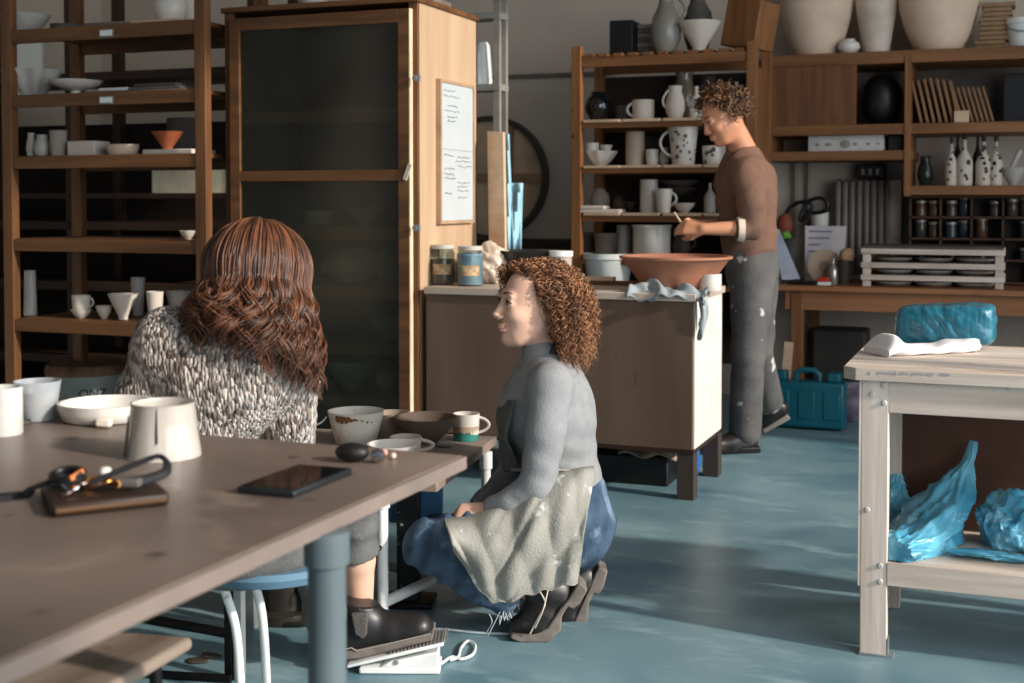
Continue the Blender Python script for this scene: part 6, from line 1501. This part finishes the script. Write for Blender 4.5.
# ================================================================== standing person
c = J(722, 117, 6.33)
hf = (-CR*.86-CF*.30-UP*.42).normalized(); hu = (UP*.9-CR*.40).normalized()
nb = J(743, 150, 6.38)
shn, shf = J(745, 172, 6.22), J(738, 168, 6.56)
eln, wrn = J(752, 228, 6.16), J(703, 229, 6.14)
elf, wrf = J(735, 226, 6.56), J(698, 226, 6.30)
chest, waist, hip = J(746, 190, 6.40), J(749, 240, 6.38), J(752, 272, 6.38)
hn, hfar = J(752, 284, 6.29), J(757, 284, 6.48)
kn, an = J(748, 358, 6.27), J(744, 436, 6.33)
kf, af = J(757, 352, 6.46), J(770, 404, 6.66)
B = Body().add(chain([chest, waist, hip], [.12, .11, .12]), .04)
Lh, fr = head_prims(B, c, hf, hu, nb, 1.03, True)
B.add(chain([shn, nb-UP*.045, shf], [.05, .055, .05]), .04).add(chain([shn, eln, wrn], [.05, .042, .028]), .03).add(chain([shf, elf, wrf], [.05, .042, .028]), .03)
B.add(chain([hn, kn, an], [.085, .06, .04]), .04).add(chain([hfar, kf, af], [.085, .06, .04]), .04)
hand_prims(B, wrn, (-CR*.9+CF*.25+UP*.1), (-CF*.9+UP*.3), 1, curl=.75, thumb=.8); hand_prims(B, wrf, (-CR*.8-CF*.45+UP*.1), (CF*.9+UP*.3), -1, curl=.75, thumb=.8)
root = sdf_obj('person', B, [c+UP*.14, c-CR*.13, shn, shf, eln, wrn-CR*.2, elf, wrf, hip, kn, an, kf, af], .14, .008, SKINM, None, loc=V((hip.x, hip.y, 0)))
tag(root, 'standing person in brown sweater and grey trousers, head bent over a small clay tool', 'person')
face_parts(root, Lh, fr, 1.03, M('dark brow', (60, 40, 30), .8), 'brown')
S = Body().add(chain([chest+UP*.03, waist, waist-UP*.06], [.145, .138, .128]), .06).add(ell(chest+UP*.0, (.19, .14, .19), [CF[:], CR[:], UP[:]]), .05)
S.add(chain([shn-UP*.01, nb-UP*.05, shf-UP*.01], [.075, .08, .075]), .06)
S.add(chain([shn, J(752, 205, 6.15), eln, J(744, 229, 6.15)], [.078, .07, .062, .058]), .02).add(chain([shf, elf, J(722, 226, 6.46)], [.075, .062, .055]), .02)
S.cut(J(755, 257, 6.38), -UP-CR*.05)
S2 = lambda P: S(P)+folds(P, UP-CR*.9+CF*.4, 36, .007, 3.)
sw = sdf_obj('sweater', S2, [shn, shf, eln, elf, waist-UP*.1, nb, chest+CR*.1], .17, .009, M('brown wool', (112, 84, 70), .95, var=.06, scale=20, bump=.3, bscale=140), root)
cf_ = J(741, 229, 6.15); MB().cyl(cf_+CR*.012, cf_-CR*.018, .064, .058, 20).build('shirt_cuff', M('pale cuff', (226, 208, 190), .8), root)
MB().lathe(nb-UP*.015, [(.07, -.02), (.072, 0), (.066, .018)], 24, axis=hu).build('collar', M('pale collar', (206, 176, 150), .8), root)
Tr = Body().add(ell(hip, (.17, .125, .13), [CF[:], CR[:], UP[:]]), .03).add(chain([hn, kn, J(745, 430, 6.32)], [.105, .082, .082]), .03).add(chain([hfar, kf, J(768, 400, 6.64)], [.105, .082, .076]), .03)
TRM = M('grey work trousers', (98, 96, 94), .85, col2=(74, 74, 76), scale=7, bump=.3, bscale=90, spots=((196, 196, 192), 16, .68, .74))
Tr.add(chain([hip, waist-UP*.03], [.13, .13]), .03); Tr.cut(J(755, 247, 6.38), UP)
sdf_obj('trousers', lambda P: Tr(P)+folds(P, UP+CR*.9+CF*.5, 21, .004, 1.7), [hip, hn, hfar, kn, an, kf, af, hip+CR*.1], .16, .009, TRM, root)
def shoe(h, t, zoff, dd):
    b = Body().add(chain([J(*h), J(*t)], [.046, .04]), .03).add(chain([J(*h)+UP*.05, (J(*h)+J(*t))/2], [.05, .044]), .03)
    return b
heel = V((an.x, an.y, .05))+CR*.02; toe = heel-CR*.17-CF*.06-UP*.008
b = Body().add(chain([heel, toe], [.05, .042]), .03).add(chain([heel+UP*.05, (heel+toe)/2], [.054, .046]), .03); b.cut(V((0, 0, .012)), -UP)
o = sdf_obj('shoe', b, [heel, toe, heel+UP*.1], .09, .008, BOOTM, root)
MB().prism([heel+CR*.055+CF*-.045-UP*.05, toe-CR*.045-CF*.045-UP*.042, toe-CR*.045-CF*.045-UP*.012, heel+CR*.055-CF*.045-UP*.02], CF*.09).build('sole', DARKM, o, bevel=.006)
hl_, tl_ = J(782, 408, 6.68), J(757, 424, 6.72)
b = Body().add(chain([hl_-CR*.01, tl_], [.045, .038]), .03).add(chain([af, (hl_+tl_)/2], [.05, .044]), .03)
o = sdf_obj('shoe', b, [hl_, tl_, af], .09, .008, BOOTM, root)
up2 = (hl_-tl_).cross(CF).normalized(); up2 = up2 if up2.z < 0 else -up2
MB().prism([hl_-CF*.045+up2*.034, tl_-CF*.045+up2*.028, tl_-CF*.045+up2*.055, hl_-CF*.045+up2*.062], CF*.09).build('sole', M('worn pale sole', (150, 142, 132), .8), o, bevel=.006)
# short curly hair
HM = [hairmat('short brown hair', (96, 66, 42)), hairmat('short dark hair', (58, 38, 24)), hairmat('short sandy hair', (140, 102, 68))]
f_, l_, u_ = fr; Rm = np.array([f_[:], l_[:], u_[:]])
cap = Body().add(ell(Lh(-.03, 0, .034), (.098, .088, .1), Rm), .02)
hair = sdf_obj('hair', cap, [c], .2, .01, hairmat('short deep hair', (44, 28, 18)), root)
rng = np.random.default_rng(12)
dv = scalp(650, rng, lambda v: not (v[0] > .45 and v[2] < .55) and v[2] > -.45 and not (v[0] > .15 and v[2] < .05))
rt = A3(Lh(-.02, 0, .028))+(dv*np.array([.1, .088, .1])) @ Rm
ow = (dv*np.array([1, 1, .8])) @ Rm; k = 16; t = np.linspace(0, 1, k)[None, :, None]
bp = rt[:, None, :]+ow[:, None, :]*.045*t+rng.normal(size=(len(dv), 1, 3))*.02*t+np.array([0, 0, -1.])*.02*t**2
strands('curls', bp, rng.uniform(.006, .011, len(dv)), rng.uniform(1.2, 2.2, len(dv)), .0028, HM, hair, sides=4, seed=6)
# what the standing person holds: a small clay tool
q = wrn-CR*.10+CF*.07+UP*.02
tag(MB().tube([q-UP*.03+CR*.03, q+UP*.06-CR*.03], [.006, .004], 8).build('clay_tool', PLYX), 'small wooden clay tool held by the standing person', 'tool')
